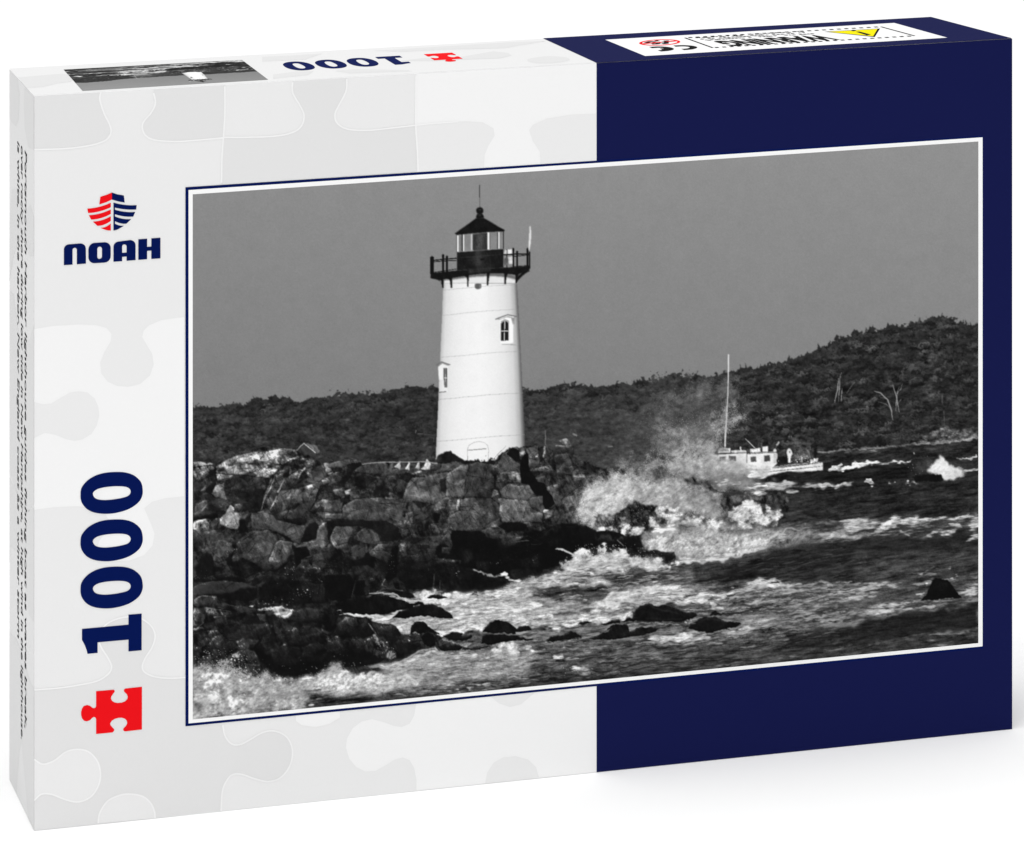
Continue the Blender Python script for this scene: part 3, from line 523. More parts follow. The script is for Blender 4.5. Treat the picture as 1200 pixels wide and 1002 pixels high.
    D(130, '480,500 560,500 560,720 480,720', 40, .5, al=.8); D(200, '1010,660 1070,660 1070,700 1010,700', 14, .6); D(220, '890,720 915,720 915,745 890,745', 3, .8); D(110, '560,600 1180,580 1180,720 640,740', 90, .45, al=.6); D(120, '0,560 200,600 240,700 0,700', 60, .5, al=.6); D(220, '1150,640 1200,640 1200,670 1150,660', 8, .8)
    # wet black ledge reaching into the surf
    tile(540, 570, 6.667)
    many([(76, '160,340 300,300 440,340 500,360 520,420 380,430 280,400', dict(tex=0.21)), (60, '480,290 640,270 720,310 860,300 800,360 600,350', dict(tex=0.24)), (10, '285,310 340,280 480,285 520,310 490,345 360,355'), (34, '520,270 580,250 640,270 560,290'),
          (7, '500,350 640,340 760,290 900,290 1000,320 1030,340 1160,340 1300,345 1400,380 1420,420 1340,440 1100,470 1000,470 960,510 900,560 850,600 640,640 500,600 380,470 480,400', dict(tex=0.21)), (30, '640,310 760,295 760,350 640,360', dict(edge=.1, soft=2, tex=0.35)), (8, '0,350 160,345 200,390 290,420 380,440 500,400 640,440 640,640 620,690 500,730 360,740 260,690 0,690', dict(tex=0.21)), (46, '260,390 400,400 480,420 360,470 290,430', dict(edge=.1, soft=2, tex=0.21)),
          (24, '760,360 850,360 840,460 760,470', dict(edge=.1, soft=2)), (26, '120,590 220,580 210,660 130,640', dict(edge=.1, soft=1)), (24, '390,650 620,640 620,690 480,730 380,720', dict(edge=.1, soft=1)), (14, '0,620 90,640 200,690 380,770 240,800 120,820 60,850 0,825', dict(tex=0.28)), (40, '30,500 100,500 60,600 30,580', dict(edge=.1, soft=2)), (5, '640,480 900,520 870,600 640,640 600,560', dict(tex=0.21)), (40, '460,590 600,540 620,600 560,640', dict(edge=.1, soft=3, tex=0.35))], tex=.2, warp=.5, jag=.2, edge=.3)
    L(96, '280,400 400,390 520,385', 1, .6); L(80, '540,450 620,450 645,432', .8, .8); L(66, '480,360 640,440', .6, .4); L(92, '430,430 530,420', .8, .5)
    D(190, '800,360 1060,360 1060,420 800,420', 20, .6); D(150, '540,520 620,520 620,600 540,600', 20, .6, al=.7); D(160, '90,570 360,560 360,620 90,620', 14, .6, al=.7); D(90, '0,360 640,360 640,640 0,640', 120, .4, al=.5)
    # rock outcrops out in the surf
    tile(660, 400, 5)
    P(64, '560,712 585,720 580,760 660,775 720,800 830,808 850,845 890,880 760,880 640,830 560,790', tex=.35, soft=.8); P(44, '270,745 400,735 430,760 400,800 330,790 220,770', tex=.4, soft=1.5); P(46, '590,765 680,775 720,800 640,800', tex=.3)
    P(40, '710,800 790,800 840,815 850,850 780,840', tex=.25)
    tile(0, 0, 1)
    shore = '226,545 250,548 300,530 345,528 372,545 400,545 430,550 505,550 560,548 600,530 640,530 690,560 690,600 660,640 600,680 520,690 430,685 400,700 300,695 226,690'
    s.fracture(shore, 900, 5, .42)
    s.fracture('255,545 300,530 345,528 372,545 360,560 300,558', 90, 6, .4)
    # the few big faces that read from afar, over the broken ground
    def faces(rows):
        for g, t, *o in rows: P(g, t, **{**dict(soft=.35, warp=.3, jag=.15, tex=.17, edge=.22, al=.72), **(o[0] if o else {})})
    tile(540, 500, 6.667)
    faces([(50, '60,292 130,275 210,290 252,330 238,550 20,552'), (100, '-60,330 55,298 30,440 12,552 -90,552'), (80, '280,300 330,212 365,215 400,262 465,292 460,345 380,340 300,358'), (88, '300,500 370,460 530,460 565,520 555,555 480,575 320,555'), (102, '296,566 520,575 556,640 640,690 628,742 450,745 318,745'), (64, '530,562 640,540 655,600 640,680 566,638'), (90, '505,172 588,147 600,215 560,250 532,318 522,212'), (72, '735,232 830,202 878,330 860,368 752,360'), (86, '682,470 768,452 758,570 720,560'), (66, '0,562 240,560 300,622 298,700 160,798 0,798')])
    for t, g in (('110,300 95,420 70,545', 84), ('150,295 135,420 112,540', 72), ('190,300 170,400 150,520', 30), ('90,300 62,440 44,545', 30), ('225,320 205,440 196,540', 66), ('420,580 410,660 400,738', 124), ('470,580 465,660 455,735', 84), ('370,575 352,660 345,735', 82)): L(g, t, .9, .6, warp=.8)
    P(7, '470,270 495,215 520,210 530,330 580,390 590,430 650,440 670,500 715,550 730,600 690,630 660,650 640,600 640,540 580,530 555,500 530,450 470,440 460,370', soft=.35, warp=.3, jag=.2, tex=.2); P(11, '355,210 395,168 450,180 465,270 430,265 380,235', soft=.35, warp=.3, jag=.2, tex=.2)
    tile(380, 440, 6.667)
    faces([(78, '700,800 960,756 1000,790 950,950 860,998 620,965 655,880'), (106, '682,800 722,795 642,940 612,955 642,870'), (94, '962,770 1082,690 1118,692 1090,940 1000,950 948,940'), (14, '902,810 950,790 948,925 905,900'), (90, '40,690 150,660 250,650 285,660 190,690 120,722 20,716'), (68, '240,742 300,690 480,682 500,742 420,770 300,760')])
    many([(228, '780,715 800,652 825,690 820,735 750,730'), (190, '555,710 590,670 590,735'), (214, '632,735 665,672 665,740'), (190, '710,722 745,672 745,725')], tex=.05, warp=.2, jag=.2)
    tile(220, 570, 6.667)
    faces([(84, '690,450 720,420 815,435 800,500 770,590 700,630 640,600 650,540'), (70, '500,210 560,190 640,220 690,260 850,300 940,300 870,450 760,380 640,330 500,322'), (68, '38,790 140,745 280,735 420,750 530,785 420,800 330,830 100,850 38,868', dict(tex=.08)), (136, '260,250 300,195 335,145 358,200 420,215 396,325 330,330'), (66, '400,425 500,352 640,342 690,425 600,640 440,560'), (66, '1000,380 1035,310 1082,272 1100,440 1050,500'), (58, '840,180 920,100 1000,60 960,170 900,220 800,258'), (10, '400,260 445,260 450,330 470,362 400,365'), (12, '620,652 700,642 790,582 770,612 690,662'), (12, '880,440 910,350 950,290 1000,275 1020,300 1000,400 920,440')])
    for t, g in (('700,460 670,580', 100), ('790,440 780,540', 60), ('560,200 600,280 760,360', 96), ('1010,350 1080,275', 140), ('60,800 280,742 420,755', 92)): L(g, t, .7, .6, warp=.6)
    tile(380, 570, 6.667)
    faces([(76, '50,392 90,312 215,310 225,340 160,470 100,490 70,450'), (68, '150,152 250,96 520,110 640,130 610,230 560,308 480,265 140,240'), (68, '255,360 320,312 440,390 438,430 350,450 262,420'), (64, '352,510 420,455 530,440 520,540 490,590 380,550'), (76, '962,242 1050,200 1200,190 1200,340 1060,340 960,300'), (6, '990,342 1060,346 1200,346 1200,480 1000,478'), (20, '85,252 330,266 460,266 580,332 568,420 440,430 400,340 330,312 90,305')])
    tile(0, 0, 1)
    s.fracture(shore, 420, 31, .34, (8, 30), 5); s.fracture(shore, 260, 32, .3, (4, 10), 1)
    tile(380, 440, 6.667); L(158, '290,688 400,682 500,676 640,673 780,674 885,686', 1.2, .8, warp=.3, taper=False)
def paint_c(s):
    P, L, F, D, S = s.P, s.L, s.F, s.dots, s.S
    def tile(x, y, k): s.T = (x, y, k)
    def sw(rows, **kw):      # swell and water tones
        for g, t, *o in rows:
            d = dict(soft=1.6, warp=1.5, jag=.4, tex=.22, fld=s.chop); d.update(kw); d.update(o[0] if o else {}); P(g, t, **d)
    def fo(rows, **kw):      # foam
        for g, dn, t, *o in rows:
            d = dict(soft=2.2, hard=1.3, warp=2.0, jag=.6); d.update(kw); d.update(o[0] if o else {}); F(g, t, dn, **d)
    # ---- right-hand open water
    tile(910, 560, 4.772)
    sw([(30, '120,180 200,170 340,195 350,220 200,215', dict(soft=1)), (34, '0,470 250,380 500,330 800,330 1128,300 1128,380 800,400 500,440 200,500 0,520'), (36, '380,60 700,60 1128,30 1128,200 700,210 400,190 120,160', dict(tex=.3)),
        (58, '250,420 500,390 560,400 300,470 150,520'), (66, '380,480 520,430 500,470 300,520'), (60, '0,520 300,490 640,470 900,450 1128,420 1128,480 800,540 500,580 0,600'), (30, '500,790 800,750 1128,720 1128,840 800,870 500,920 300,960'), (38, '0,860 400,830 600,800 500,900 0,1000'),
        (70, '0,600 400,570 760,570 800,680 400,700 0,720'), (34, '240,470 260,420 420,400 300,440')])
    for t, wd, g in (('0,470 200,430 420,390 560,370', .8, 70), ('400,440 700,420 1000,380 1120,350', .8, 62), ('520,360 700,335 900,330 1120,310', .6, 70), ('300,860 520,830 700,800', .8, 66), ('600,890 850,850 1120,820', .8, 60), ('0,960 200,920 420,890', .7, 64), ('420,120 640,100 900,110 1120,80', .6, 60), ('350,150 700,150 1000,130', .5, 58), ('600,80 860,70 1100,50', .5, 58)): L(g, t, wd, .6, warp=1.2, soft=.6)
    fo([(158, .82, '330,235 480,235 560,255 700,232 900,222 1100,208 1128,210 1128,235 900,250 700,275 560,290 470,295 360,275'), (190, .8, '560,250 700,235 900,225 1090,210 1090,222 900,238 700,255 580,270', dict(soft=1)), (172, .9, '830,315 900,280 980,262 1040,270 1060,290 1000,310 900,332 860,330', dict(soft=1.2)), (196, .8, '880,310 960,275 1030,275 980,300 900,325', dict(soft=1.2)),
        (176, .8, '1080,240 1128,215 1128,350 1080,360 1095,300 1070,280'), (120, .55, '240,300 460,300 620,310 620,330 260,345'), (150, .6, '270,320 460,310 470,322 270,335', dict(soft=1)), (140, .6, '660,310 740,305 740,322 660,325', dict(soft=1)),
        (118, .42, '0,590 300,560 400,575 640,590 900,560 1128,540 1128,690 800,720 400,740 0,780', dict(vary=18)), (180, .75, '0,570 30,565 60,590 250,575 370,570 300,600 100,608 0,612', dict(soft=1)), (160, .62, '250,640 330,628 470,620 560,650 500,680 300,670'), (150, .6, '0,690 180,650 240,660 160,690 20,700'),
        (158, .62, '330,745 520,715 700,690 960,690 1128,670 1128,690 960,715 700,745 500,750'), (170, .5, '150,790 300,760 420,790 360,805 150,810'), (150, .55, '450,610 720,560 720,580 640,620 500,680'), (184, .8, '770,640 800,610 830,585 850,600 830,630 780,660', dict(soft=1)), (165, .65, '1010,640 1060,600 1128,560 1128,670 1040,665'),
        (130, .5, '700,540 830,515 980,490 990,500 830,530 700,550', dict(soft=1)), (170, .7, '960,548 1010,545 1010,558 965,556', dict(soft=.8)), (120, .5, '370,490 450,470 490,480 380,500', dict(soft=1)), (110, .4, '0,800 300,800 340,830 100,880 0,900')])
    P(6, '800,685 835,650 870,570 885,560 930,565 960,572 990,610 1035,672 900,680', soft=.4, warp=.3, jag=.3, tex=.3); P(26, '880,590 940,575 960,600 920,620', soft=1.5, tex=.3, al=.7)
    # far breakers
    tile(900, 360, 4.615)
    sw([(36, '290,800 600,770 900,740 1135,722 1135,800 800,830 560,830 300,870', dict(tex=.35, soft=.8)), (24, '0,915 100,885 300,880 420,860 560,860 800,840 880,860 860,900 700,940 400,940 100,940', dict(tex=.35, soft=1)), (30, '180,990 500,950 800,960 1135,930 1135,1010 180,1010', dict(tex=.35, soft=1))])
    fo([(196, .9, '320,872 370,855 430,850 520,830 560,840 700,838 780,826 775,838 660,850 520,860 400,870', dict(soft=.8, jag=.4)), (226, .95, '350,862 440,850 525,832 600,842 520,856 400,868', dict(soft=.6)), (150, .8, '0,930 60,945 180,950 330,960 420,948 480,950 440,965 300,985 180,990 60,1000 0,990', dict(soft=1.2)), (190, .8, '210,960 340,962 420,945 430,955 300,980', dict(soft=.8)),
        (206, .9, '510,945 530,920 570,930 580,945 620,945 560,962', dict(soft=.6)), (170, .8, '640,950 690,945 700,955 650,960', dict(soft=.6)), (190, .8, '730,945 780,945 820,955 780,962 735,962', dict(soft=.6)), (110, .6, '300,790 600,770 600,780 320,800'), (170, .8, '1000,805 1060,810 1135,808 1135,816 1040,818', dict(soft=.5)), (170, .8, '1040,880 1080,870 1135,872 1135,880 1060,890', dict(soft=.6))])
    P(8, '780,915 840,905 940,905 950,935 900,945 800,940', soft=.5, warp=.5, jag=.5, tex=.3)
    P(90, '790,850 870,815 900,870 860,890 800,890', soft=3, tex=.15, al=.6, fld=s.puff)
    P(236, '855,890 880,855 905,822 932,792 955,812 985,850 1030,880 1050,900 1020,925 960,940 935,910', soft=.9, warp=.5, jag=.9, tex=.04, fld=s.puff); S(236, '845,895 880,845 905,812 932,782 960,805 990,850 1040,880 1058,905 1020,930 950,940', soft=2, al=.6, speck=1.2, dens=-.3); P(200, '990,880 1040,885 1050,905 1000,925', soft=1.5, tex=.06, al=.8, fld=s.puff)
    P(8, '790,912 850,906 935,905 948,930 900,940 800,935', soft=.5, warp=.5, jag=.4, tex=.3); D(220, '750,840 900,800 1060,880 760,910', 50, .45, al=.7); L(200, '786,785 788,795', 1.4, .9)
    # ---- fishing boat
    tile(820, 500, 7.5)
    P(120, '830,180 880,170 960,200 1000,280 860,300 820,280', soft=1.6, tex=.25, al=.6, fld=s.leaf)
    P(240, '400,370 640,352 760,345 1000,318 1075,312 1078,378 900,392 760,390 600,425 540,440', warp=.1, jag=.1, tex=.03); P(226, '150,330 420,320 640,350 620,380 480,440 300,400 150,390', warp=.2, jag=.2, tex=.06, fld=s.puff)
    L(60, '630,362 760,350 900,335 1075,312', .9, .9, warp=.1); L(52, '560,400 700,385 860,368 1075,345', .7, .9, warp=.1); L(120, '400,375 620,372', .6, .6); L(255, '660,345 900,322 1075,308', .7, .8, warp=.1)
    P(226, '95,250 240,238 410,228 412,330 100,330', warp=.1, jag=.1, tex=.04, fld=s.puff); P(238, '415,238 600,228 672,228 680,320 640,355 415,330', warp=.1, jag=.1, tex=.03, fld=s.puff); P(200, '645,232 680,235 682,318 650,322', warp=.1, jag=0, tex=.03)
    L(82, '90,245 240,236 410,226', .8, .8, warp=.1); L(84, '420,240 560,230 680,226', 1.0, .9, warp=.1); L(255, '420,236 560,226 680,222', .6, .9, warp=.1)
    for t, g in (('170,265 228,262 230,305 172,306', 92), ('255,255 316,255 318,302 256,304', 84), ('445,265 495,264 498,310 446,312', 76), ('562,256 614,254 616,302 564,306', 66), ('98,268 142,266 144,300 100,300', 160)): P(g, t, warp=.1, jag=.1, tex=.1)
    P(230, '180,190 268,186 270,225 240,226 160,230 165,200', warp=.1, jag=.1, tex=.05); P(90, '165,195 250,190 250,215 165,218', warp=.2, jag=.2, tex=.2, al=.5); P(215, '270,210 330,202 410,205 412,225 280,228', warp=.1, jag=.1, tex=.06)
    L(230, '360,172 360,210', 1.6, 1); P(60, '410,200 440,190 440,225 415,225', warp=.2, jag=.2, tex=.2); P(218, '440,195 530,185 532,222 442,226', warp=.1, jag=.1, tex=.1); P(244, '550,175 598,172 596,222 550,222', warp=.1, jag=.1, tex=.02)
    L(206, '398,104 440,145 490,190', 1.0, .95, taper=False, warp=.1)
    for x in (515, 530, 545): L(150, f'{x},140 {x},190', .6, .8, taper=False)
    P(228, '645,205 658,192 672,205 670,218 648,218', warp=0, jag=0, tex=0, sm=True); P(200, '668,165 694,125 698,140 685,165', warp=.1, jag=.1, tex=.1); L(150, '660,200 690,140', .6, .8)
    P(20, '680,260 760,250 770,310 690,315', soft=.6, tex=.3); P(235, '760,225 770,195 785,186 805,205 815,240 800,262 796,315 776,315 772,262', warp=.1, jag=.1, tex=.04); P(70, '780,215 795,212 790,235', warp=0, jag=0, tex=0, al=.8)
    P(120, '835,230 860,215 880,250 850,270', soft=.8, tex=.3, al=.8); P(40, '860,290 960,280 955,310 870,320', soft=.6, tex=.4); D(225, '840,270 960,260 960,310 850,320', 34, .8); D(220, '670,300 860,300 860,322 680,326', 16, .6)
    P(84, '940,200 965,170 990,190 1000,290 950,290', soft=.6, tex=.3); P(16, '1005,195 1025,180 1028,250 1015,290 1004,270', warp=.2, jag=.2, tex=.1); P(24, '985,165 1020,168 1018,195 990,190', soft=.4, tex=.1); P(200, '960,280 1050,285 1050,310 970,316', soft=.4, tex=.25)
    L(212, '222,-20 220,80 219,185', 1.2, .95, taper=False, warp=.1)
    tile(660, 400, 5)
    L(216, '968,75 967,200 962,320 954,480 946,615', 1.25, 1, taper=False, warp=.1); L(180, '952,330 950,460', .8, .8, warp=.1)
    # ---- spray thrown up behind the ledge
    for t, n, r in (('430,420 560,330 760,230 960,230 1090,280 1100,440 900,600 600,680 450,600', 900, .42), ('560,500 760,560 900,480 940,600 860,700 600,700', 500, .5), ('840,470 960,340 1080,390 1090,450 960,520 880,520', 420, .5)):
        D(186, t, n, r, al=.55)
    S(92, '380,420 560,300 760,220 960,220 1090,270 1100,330 1000,420 900,560 760,700 480,720 360,600', soft=14, al=.5, speck=.9)
    S(118, '600,330 760,250 940,235 1075,265 1100,300 960,325 800,330 660,390 560,520 470,540', soft=8, al=.6, speck=1.3, dens=0)
    S(128, '520,520 660,480 860,440 980,370 1085,420 1080,460 960,510 940,600 860,690 560,700', soft=9, al=.72, speck=1.3, dens=.05)
    S(168, '830,500 930,440 955,370 1040,365 1088,430 1060,470 960,500 930,530', soft=6, al=.78, speck=1.4, dens=0)
    S(176, '700,600 790,555 900,565 932,590 925,650 860,700 740,690 640,670', soft=5, al=.85, speck=1.1)
    S(170, '570,545 640,500 720,520 700,580 640,600 580,590', soft=4, al=.6, speck=1.5, dens=-.3)
    S(150, '460,700 520,660 600,640 640,690 560,760 480,770', soft=5, al=.6, speck=1.5, dens=-.3)
    D(206, '560,480 760,420 940,380 1060,380 1060,470 940,640 600,700', 700, .34, al=.6); D(200, '460,680 640,620 760,720 560,780', 160, .36, al=.6); D(70, '560,300 1000,250 940,560 600,600', 260, .4, al=.5)
    L(220, '968,75 967,200 962,320 954,480 946,615', .9, .85, taper=False, warp=.1)
    S(150, '590,720 700,680 850,670 1040,720 1120,770 1150,890 900,890 850,835 730,800 640,775', soft=4, al=.92, speck=.7, vary=.07)
    S(184, '660,690 860,680 1000,715 1090,750 1000,775 760,760', soft=6, al=.6, speck=.7); S(170, '560,720 640,700 700,760 640,790', soft=4, al=.7, speck=1.3)
    fo([(196, .8, '1030,850 1100,830 1200,830 1200,890 1100,895 1040,890', dict(soft=2)), (206, .7, '870,840 1000,810 1010,830 900,860', dict(soft=2)), (196, .75, '1060,745 1200,760 1200,790 1100,790', dict(soft=1.5))])
    P(34, '1140,800 1200,790 1260,800 1260,815 1150,812', soft=1, tex=.3); P(60, '1060,895 1240,910 1280,940 1100,945', soft=.8, tex=.3)
    # white water in front of the dark outcrop
    tile(680, 560, 5)
    sw([(172, '360,330 560,260 860,260 1100,300 1180,310 1100,420 800,470 560,470 380,420', dict(soft=3, tex=.16, fld=s.puff))])
    S(176, '20,90 60,30 110,10 200,-20 330,10 500,20 700,60 820,110 840,230 600,240 440,200 200,240 70,290 0,270 0,160', soft=6, al=.97, speck=.8, dens=.5)
    S(222, '30,80 110,20 230,-10 330,50 310,120 200,160 120,220 20,270 10,180', soft=5, al=.8, speck=1.1); S(208, '330,70 500,40 640,90 560,140 400,150', soft=6, al=.55, speck=1); S(122, '540,60 780,60 840,190 700,190', soft=7, al=.5, speck=1.2); S(228, '60,190 230,80 330,110 220,190 80,270', soft=6, al=.6)
    S(172, '120,-60 330,-110 520,-130 760,-60 800,60 500,80 300,20 140,30', soft=9, al=.55, speck=1.0, dens=-.1); S(190, '0,60 120,-20 300,-60 420,-40 400,80 200,120 20,200', soft=8, al=.55, speck=1.)
    D(70, '600,0 760,20 830,120 640,80', 120, .5, al=.6); D(226, '20,0 300,-20 320,60 10,260', 160, .5, al=.7); D(60, '20,90 90,20 60,200 10,260', 60, .5, al=.6)
    P(44, '820,120 850,108 890,115 905,150 880,180 840,185 820,160', soft=.7, warp=1, jag=.8, tex=.5); P(50, '590,0 700,5 740,25 800,85 780,80 690,40 600,20', soft=1.2, tex=.4); L(46, '730,20 800,85 900,100 1000,95', 1.4, .9, warp=1)
    P(50, '990,110 1100,105 1180,80 1210,90 1210,200 1180,190 1100,150 1000,135', soft=.8, tex=.35); P(100, '850,100 1000,100 1090,112 1000,135 900,140', soft=1, tex=.2, al=.8)
    P(38, '290,160 310,145 350,160 380,175 400,158 460,158 440,180 400,250 360,270 330,240 230,230 130,265 90,290 100,230 200,205', soft=.8, warp=1.2, jag=1, tex=.55); P(60, '100,235 210,210 230,250 160,285 80,295', soft=1, tex=.5, al=.8)
    D(180, '90,200 420,150 420,270 80,300', 140, .5, al=.7)
    fo([(206, .85, '60,310 130,285 260,250 340,250 380,300 330,330 200,320', dict(field=s.puff, soft=2)), (206, .85, '400,230 470,170 560,175 600,210 580,260 460,310 400,290', dict(field=s.puff, soft=2)), (214, .85, '580,270 640,230 840,250 870,280 780,320 640,300', dict(field=s.puff, soft=2)), (222, .9, '420,300 560,260 600,260 480,320 400,330', dict(soft=1.5)),
        (208, .95, '850,190 900,150 1000,140 1100,160 1170,195 1180,230 1120,280 980,300 880,270 850,230', dict(field=s.puff, soft=1.6)), (196, .8, '380,340 560,330 740,330 700,420 480,460 380,420', dict(field=s.puff, soft=4))])
    D(60, '460,180 600,180 600,240 460,240', 30, .6, al=.7); P(70, '470,195 490,185 560,195 540,210', soft=.8, tex=.3, al=.8); P(76, '540,225 600,222 590,238', soft=.6, tex=.2, al=.8)
    D(90, '1010,170 1050,170 1050,250 1000,250', 18, .7, al=.7); L(150, '900,180 950,160 1040,160', .8, .6); L(156, '880,240 960,270 1100,260', 1, .6)
    sw([(120, '850,320 940,295 1100,310 1160,330 1000,340', dict(soft=1.2)), (88, '880,310 930,292 980,305 940,325', dict(soft=.8, al=.8)), (120, '540,270 640,270 760,300 740,330 600,330', dict(soft=3, al=.7)), (130, '560,420 720,420 720,450 580,450', dict(soft=2, al=.7))])
    # the long dark swell
    sw([(46, '560,560 700,510 900,450 1060,390 1210,330 1210,500 1040,590 900,600 680,610 400,600 100,560 120,540 300,530', dict(soft=1.4, tex=.3)), (28, '700,590 900,520 1100,440 1210,400 1210,490 1060,560 900,600', dict(soft=2)), (62, '900,480 1080,460 1060,490 920,520', dict(soft=1, tex=.3)), (50, '0,620 120,590 340,600 300,650 0,690', dict(soft=1.5, tex=.3)), (84, '560,540 640,520 680,560 600,580'), (40, '110,545 300,535 420,545 380,600 200,600', dict(soft=1.2, tex=.3))])
    for t, wd, g in (('600,540 760,500 900,470 1100,410', .8, 78), ('700,570 900,530 1060,480 1200,440', .7, 66), ('760,600 960,560 1200,490', .6, 60), ('900,470 1000,450 1120,400', .7, 110), ('640,520 760,490 860,480', 1, 150)): L(g, t, wd, .6, warp=1.2, soft=.6)
    fo([(206, .9, '850,390 960,380 1060,350 1110,350 1130,365 1060,405 960,440 860,450', dict(soft=1.2, field=s.puff)), (196, .8, '560,470 720,460 860,450 1000,430 860,475 700,500 560,520', dict(soft=1.4)), (170, .6, '1120,340 1210,310 1210,370 1140,370'), (120, .35, '480,530 700,560 860,620 640,640 500,600', dict(soft=2)), (140, .5, '720,620 860,610 860,630 720,632', dict(soft=.8))])
    # mid channel
    sw([(110, '100,690 300,620 560,610 760,640 940,650 700,720 400,745 60,760', dict(soft=2.5, tex=.3)), (60, '560,640 740,620 960,620 920,660 700,680', dict(soft=1.5, tex=.3)), (84, '940,700 1210,600 1210,780 860,800', dict(soft=3, tex=.3)), (60, '860,760 1000,720 1210,700 1210,790 900,810', dict(soft=3, tex=.3)), (56, '0,770 160,755 300,765 280,790 40,800', dict(soft=1, tex=.3))])
    fo([(212, .85, '70,750 130,690 200,665 300,650 360,655 300,690 440,720 600,715 760,680 860,670 940,650 900,680 720,725 500,745 300,745', dict(soft=1.6)), (196, .6, '260,630 420,620 560,630 640,690 440,710 340,670', dict(soft=2)), (204, .75, '960,620 1040,590 1140,590 1160,620 1210,630 1210,650 1100,640 1020,660', dict(soft=1.4)), (216, .9, '980,735 1020,705 1060,710 1040,735', dict(soft=1)), (180, .6, '860,780 940,730 960,740 900,790', dict(soft=1.5)), (150, .4, '900,640 1210,640 1210,760 900,780'), (206, .8, '760,770 800,745 850,755 840,775', dict(soft=1)), (196, .75, '600,770 700,760 800,780 680,795', dict(soft=1.5)),
        (222, .95, '0,800 60,800 110,790 140,805 200,830 300,780 310,775 300,810 220,840 100,850 0,845', dict(soft=1.2, field=s.puff))])
    sw([(96, '440,840 640,840 640,880 540,880 340,870', dict(soft=1.5, tex=.3)), (66, '0,960 400,930 700,905 900,880 1210,840 1210,1010 0,1010', dict(soft=4, tex=.32)), (110, '880,830 1210,800 1210,850 940,870', dict(soft=2, tex=.25))])
    fo([(176, .55, '400,960 560,900 740,910 960,870 1210,840 1210,870 960,920 700,960 500,990'), (200, .7, '500,930 590,900 640,930 560,950', dict(soft=1.5)), (190, .6, '840,890 1020,870 1040,885 860,905', dict(soft=1.2)), (200, .6, '700,980 900,950 940,960 760,995', dict(soft=1.2))])
    # surf rocks
    surf = []
    def rocks(rows):
        for g, t in rows: P(g, t, soft=.4, warp=.5, jag=.35, tex=.3, edge=.8); surf.append((s.T, g, t))
    rocks([(9, '-140,285 0,275 60,290 90,308 200,310 260,340 300,340 340,355 370,405 300,412 220,412 140,400 60,400 0,430 -140,420'), (10, '250,435 390,430 430,424 480,432 545,430 555,460 550,495 500,498 480,480 380,470 300,460')])
    P(44, '60,345 180,330 250,350 240,370 120,365', soft=1.4, tex=.5, al=.6); L(150, '215,365 255,400', 1.2, .8); D(190, '0,380 380,390 380,440 0,440', 60, .6, al=.8); D(190, '260,430 480,430 480,490 260,470', 40, .6, al=.8)
    fo([(204, .9, '-120,470 -30,430 60,400 140,415 260,425 340,460 460,480 560,500 500,530 300,535 100,545 60,580 -100,560', dict(soft=2, field=s.puff)), (222, .8, '0,500 100,430 200,440 160,480 0,560', dict(soft=2.5, field=s.puff))])
    D(226, '-40,440 60,380 380,410 360,470 0,480', 130, .6, al=.85); D(20, '-40,430 60,390 200,420 200,450 0,470', 60, .6, al=.7)
    rocks([(10, '300,820 320,780 350,745 400,740 430,748 490,745 560,765 640,790 690,805 640,825 560,840 420,840 310,838 240,838 290,815'), (9, '630,880 650,850 700,822 780,815 840,835 930,850 940,860 860,880 780,905 700,905'), (14, '150,890 180,868 220,864 260,880 270,890'), (13, '280,910 320,880 400,880 460,888 420,915 330,930 270,935'), (14, '65,940 120,910 190,905 270,920 250,935 160,945'), (20, '760,800 780,778 800,792 880,798 760,808')])
    P(46, '360,770 420,755 520,770 600,790 480,800 400,800', soft=2, tex=.4, al=.55); P(60, '370,790 385,790 380,810 370,808', soft=.5, tex=.2, al=.8); P(40, '680,845 780,830 850,850 760,860', soft=2, tex=.4, al=.5); D(220, '580,820 660,830 650,850 580,840', 12, .8); D(230, '728,885 740,885 740,900 728,900', 3, .8)
    # ---- left channel and foreground surf
    tile(540, 570, 6.667)
    sw([(150, '0,840 120,820 380,770 620,690 840,640 1080,680 1200,760 1200,1000 0,1000', dict(soft=2, tex=.2)), (66, '500,800 740,790 1000,780 1200,760 1200,800 900,850 760,850 560,820', dict(soft=1, tex=.35)), (60, '740,860 1000,830 1200,800 1100,880 900,920 720,910', dict(soft=1.5, tex=.3)), (70, '530,900 600,865 650,910', dict(soft=.6, tex=.3)), (80, '840,730 900,705 1040,715 1000,735 860,745', dict(soft=1.2, tex=.3)), (60, '1070,660 1200,650 1200,690 1100,680', dict(soft=1)), (100, '260,860 420,840 440,880 200,900', dict(soft=2))])
    fo([(206, .75, '0,830 80,830 50,860 380,775 620,700 860,640 1060,650 1080,690 900,700 700,780 440,800 200,880 0,900', dict(soft=1.5)), (216, .9, '260,690 330,680 380,710 400,740 500,700 560,710 460,760 380,765', dict(soft=1)), (220, .9, '1020,920 1100,850 1200,810 1300,800 1300,900 1200,930 1060,940', dict(soft=1.4, field=s.puff)), (206, .7, '600,790 760,780 900,770 1080,730 1000,770 760,800', dict(soft=1)), (190, .6, '620,870 760,860 780,890 660,900', dict(soft=1)), (196, .5, '0,900 500,900 800,930 1000,950 600,1000 0,1000', dict(soft=2))])
    P(210, '725,485 790,480 850,510 910,550 880,545 800,500', soft=.5, warp=.3, jag=.3, tex=.05); P(170, '90,640 110,640 160,670 260,690 290,715 240,700 150,680', soft=.6, tex=.2, al=.9); D(215, '900,450 1200,440 1200,560 850,620', 110, .6, al=.85)
    tile(540, 680, 6.667)
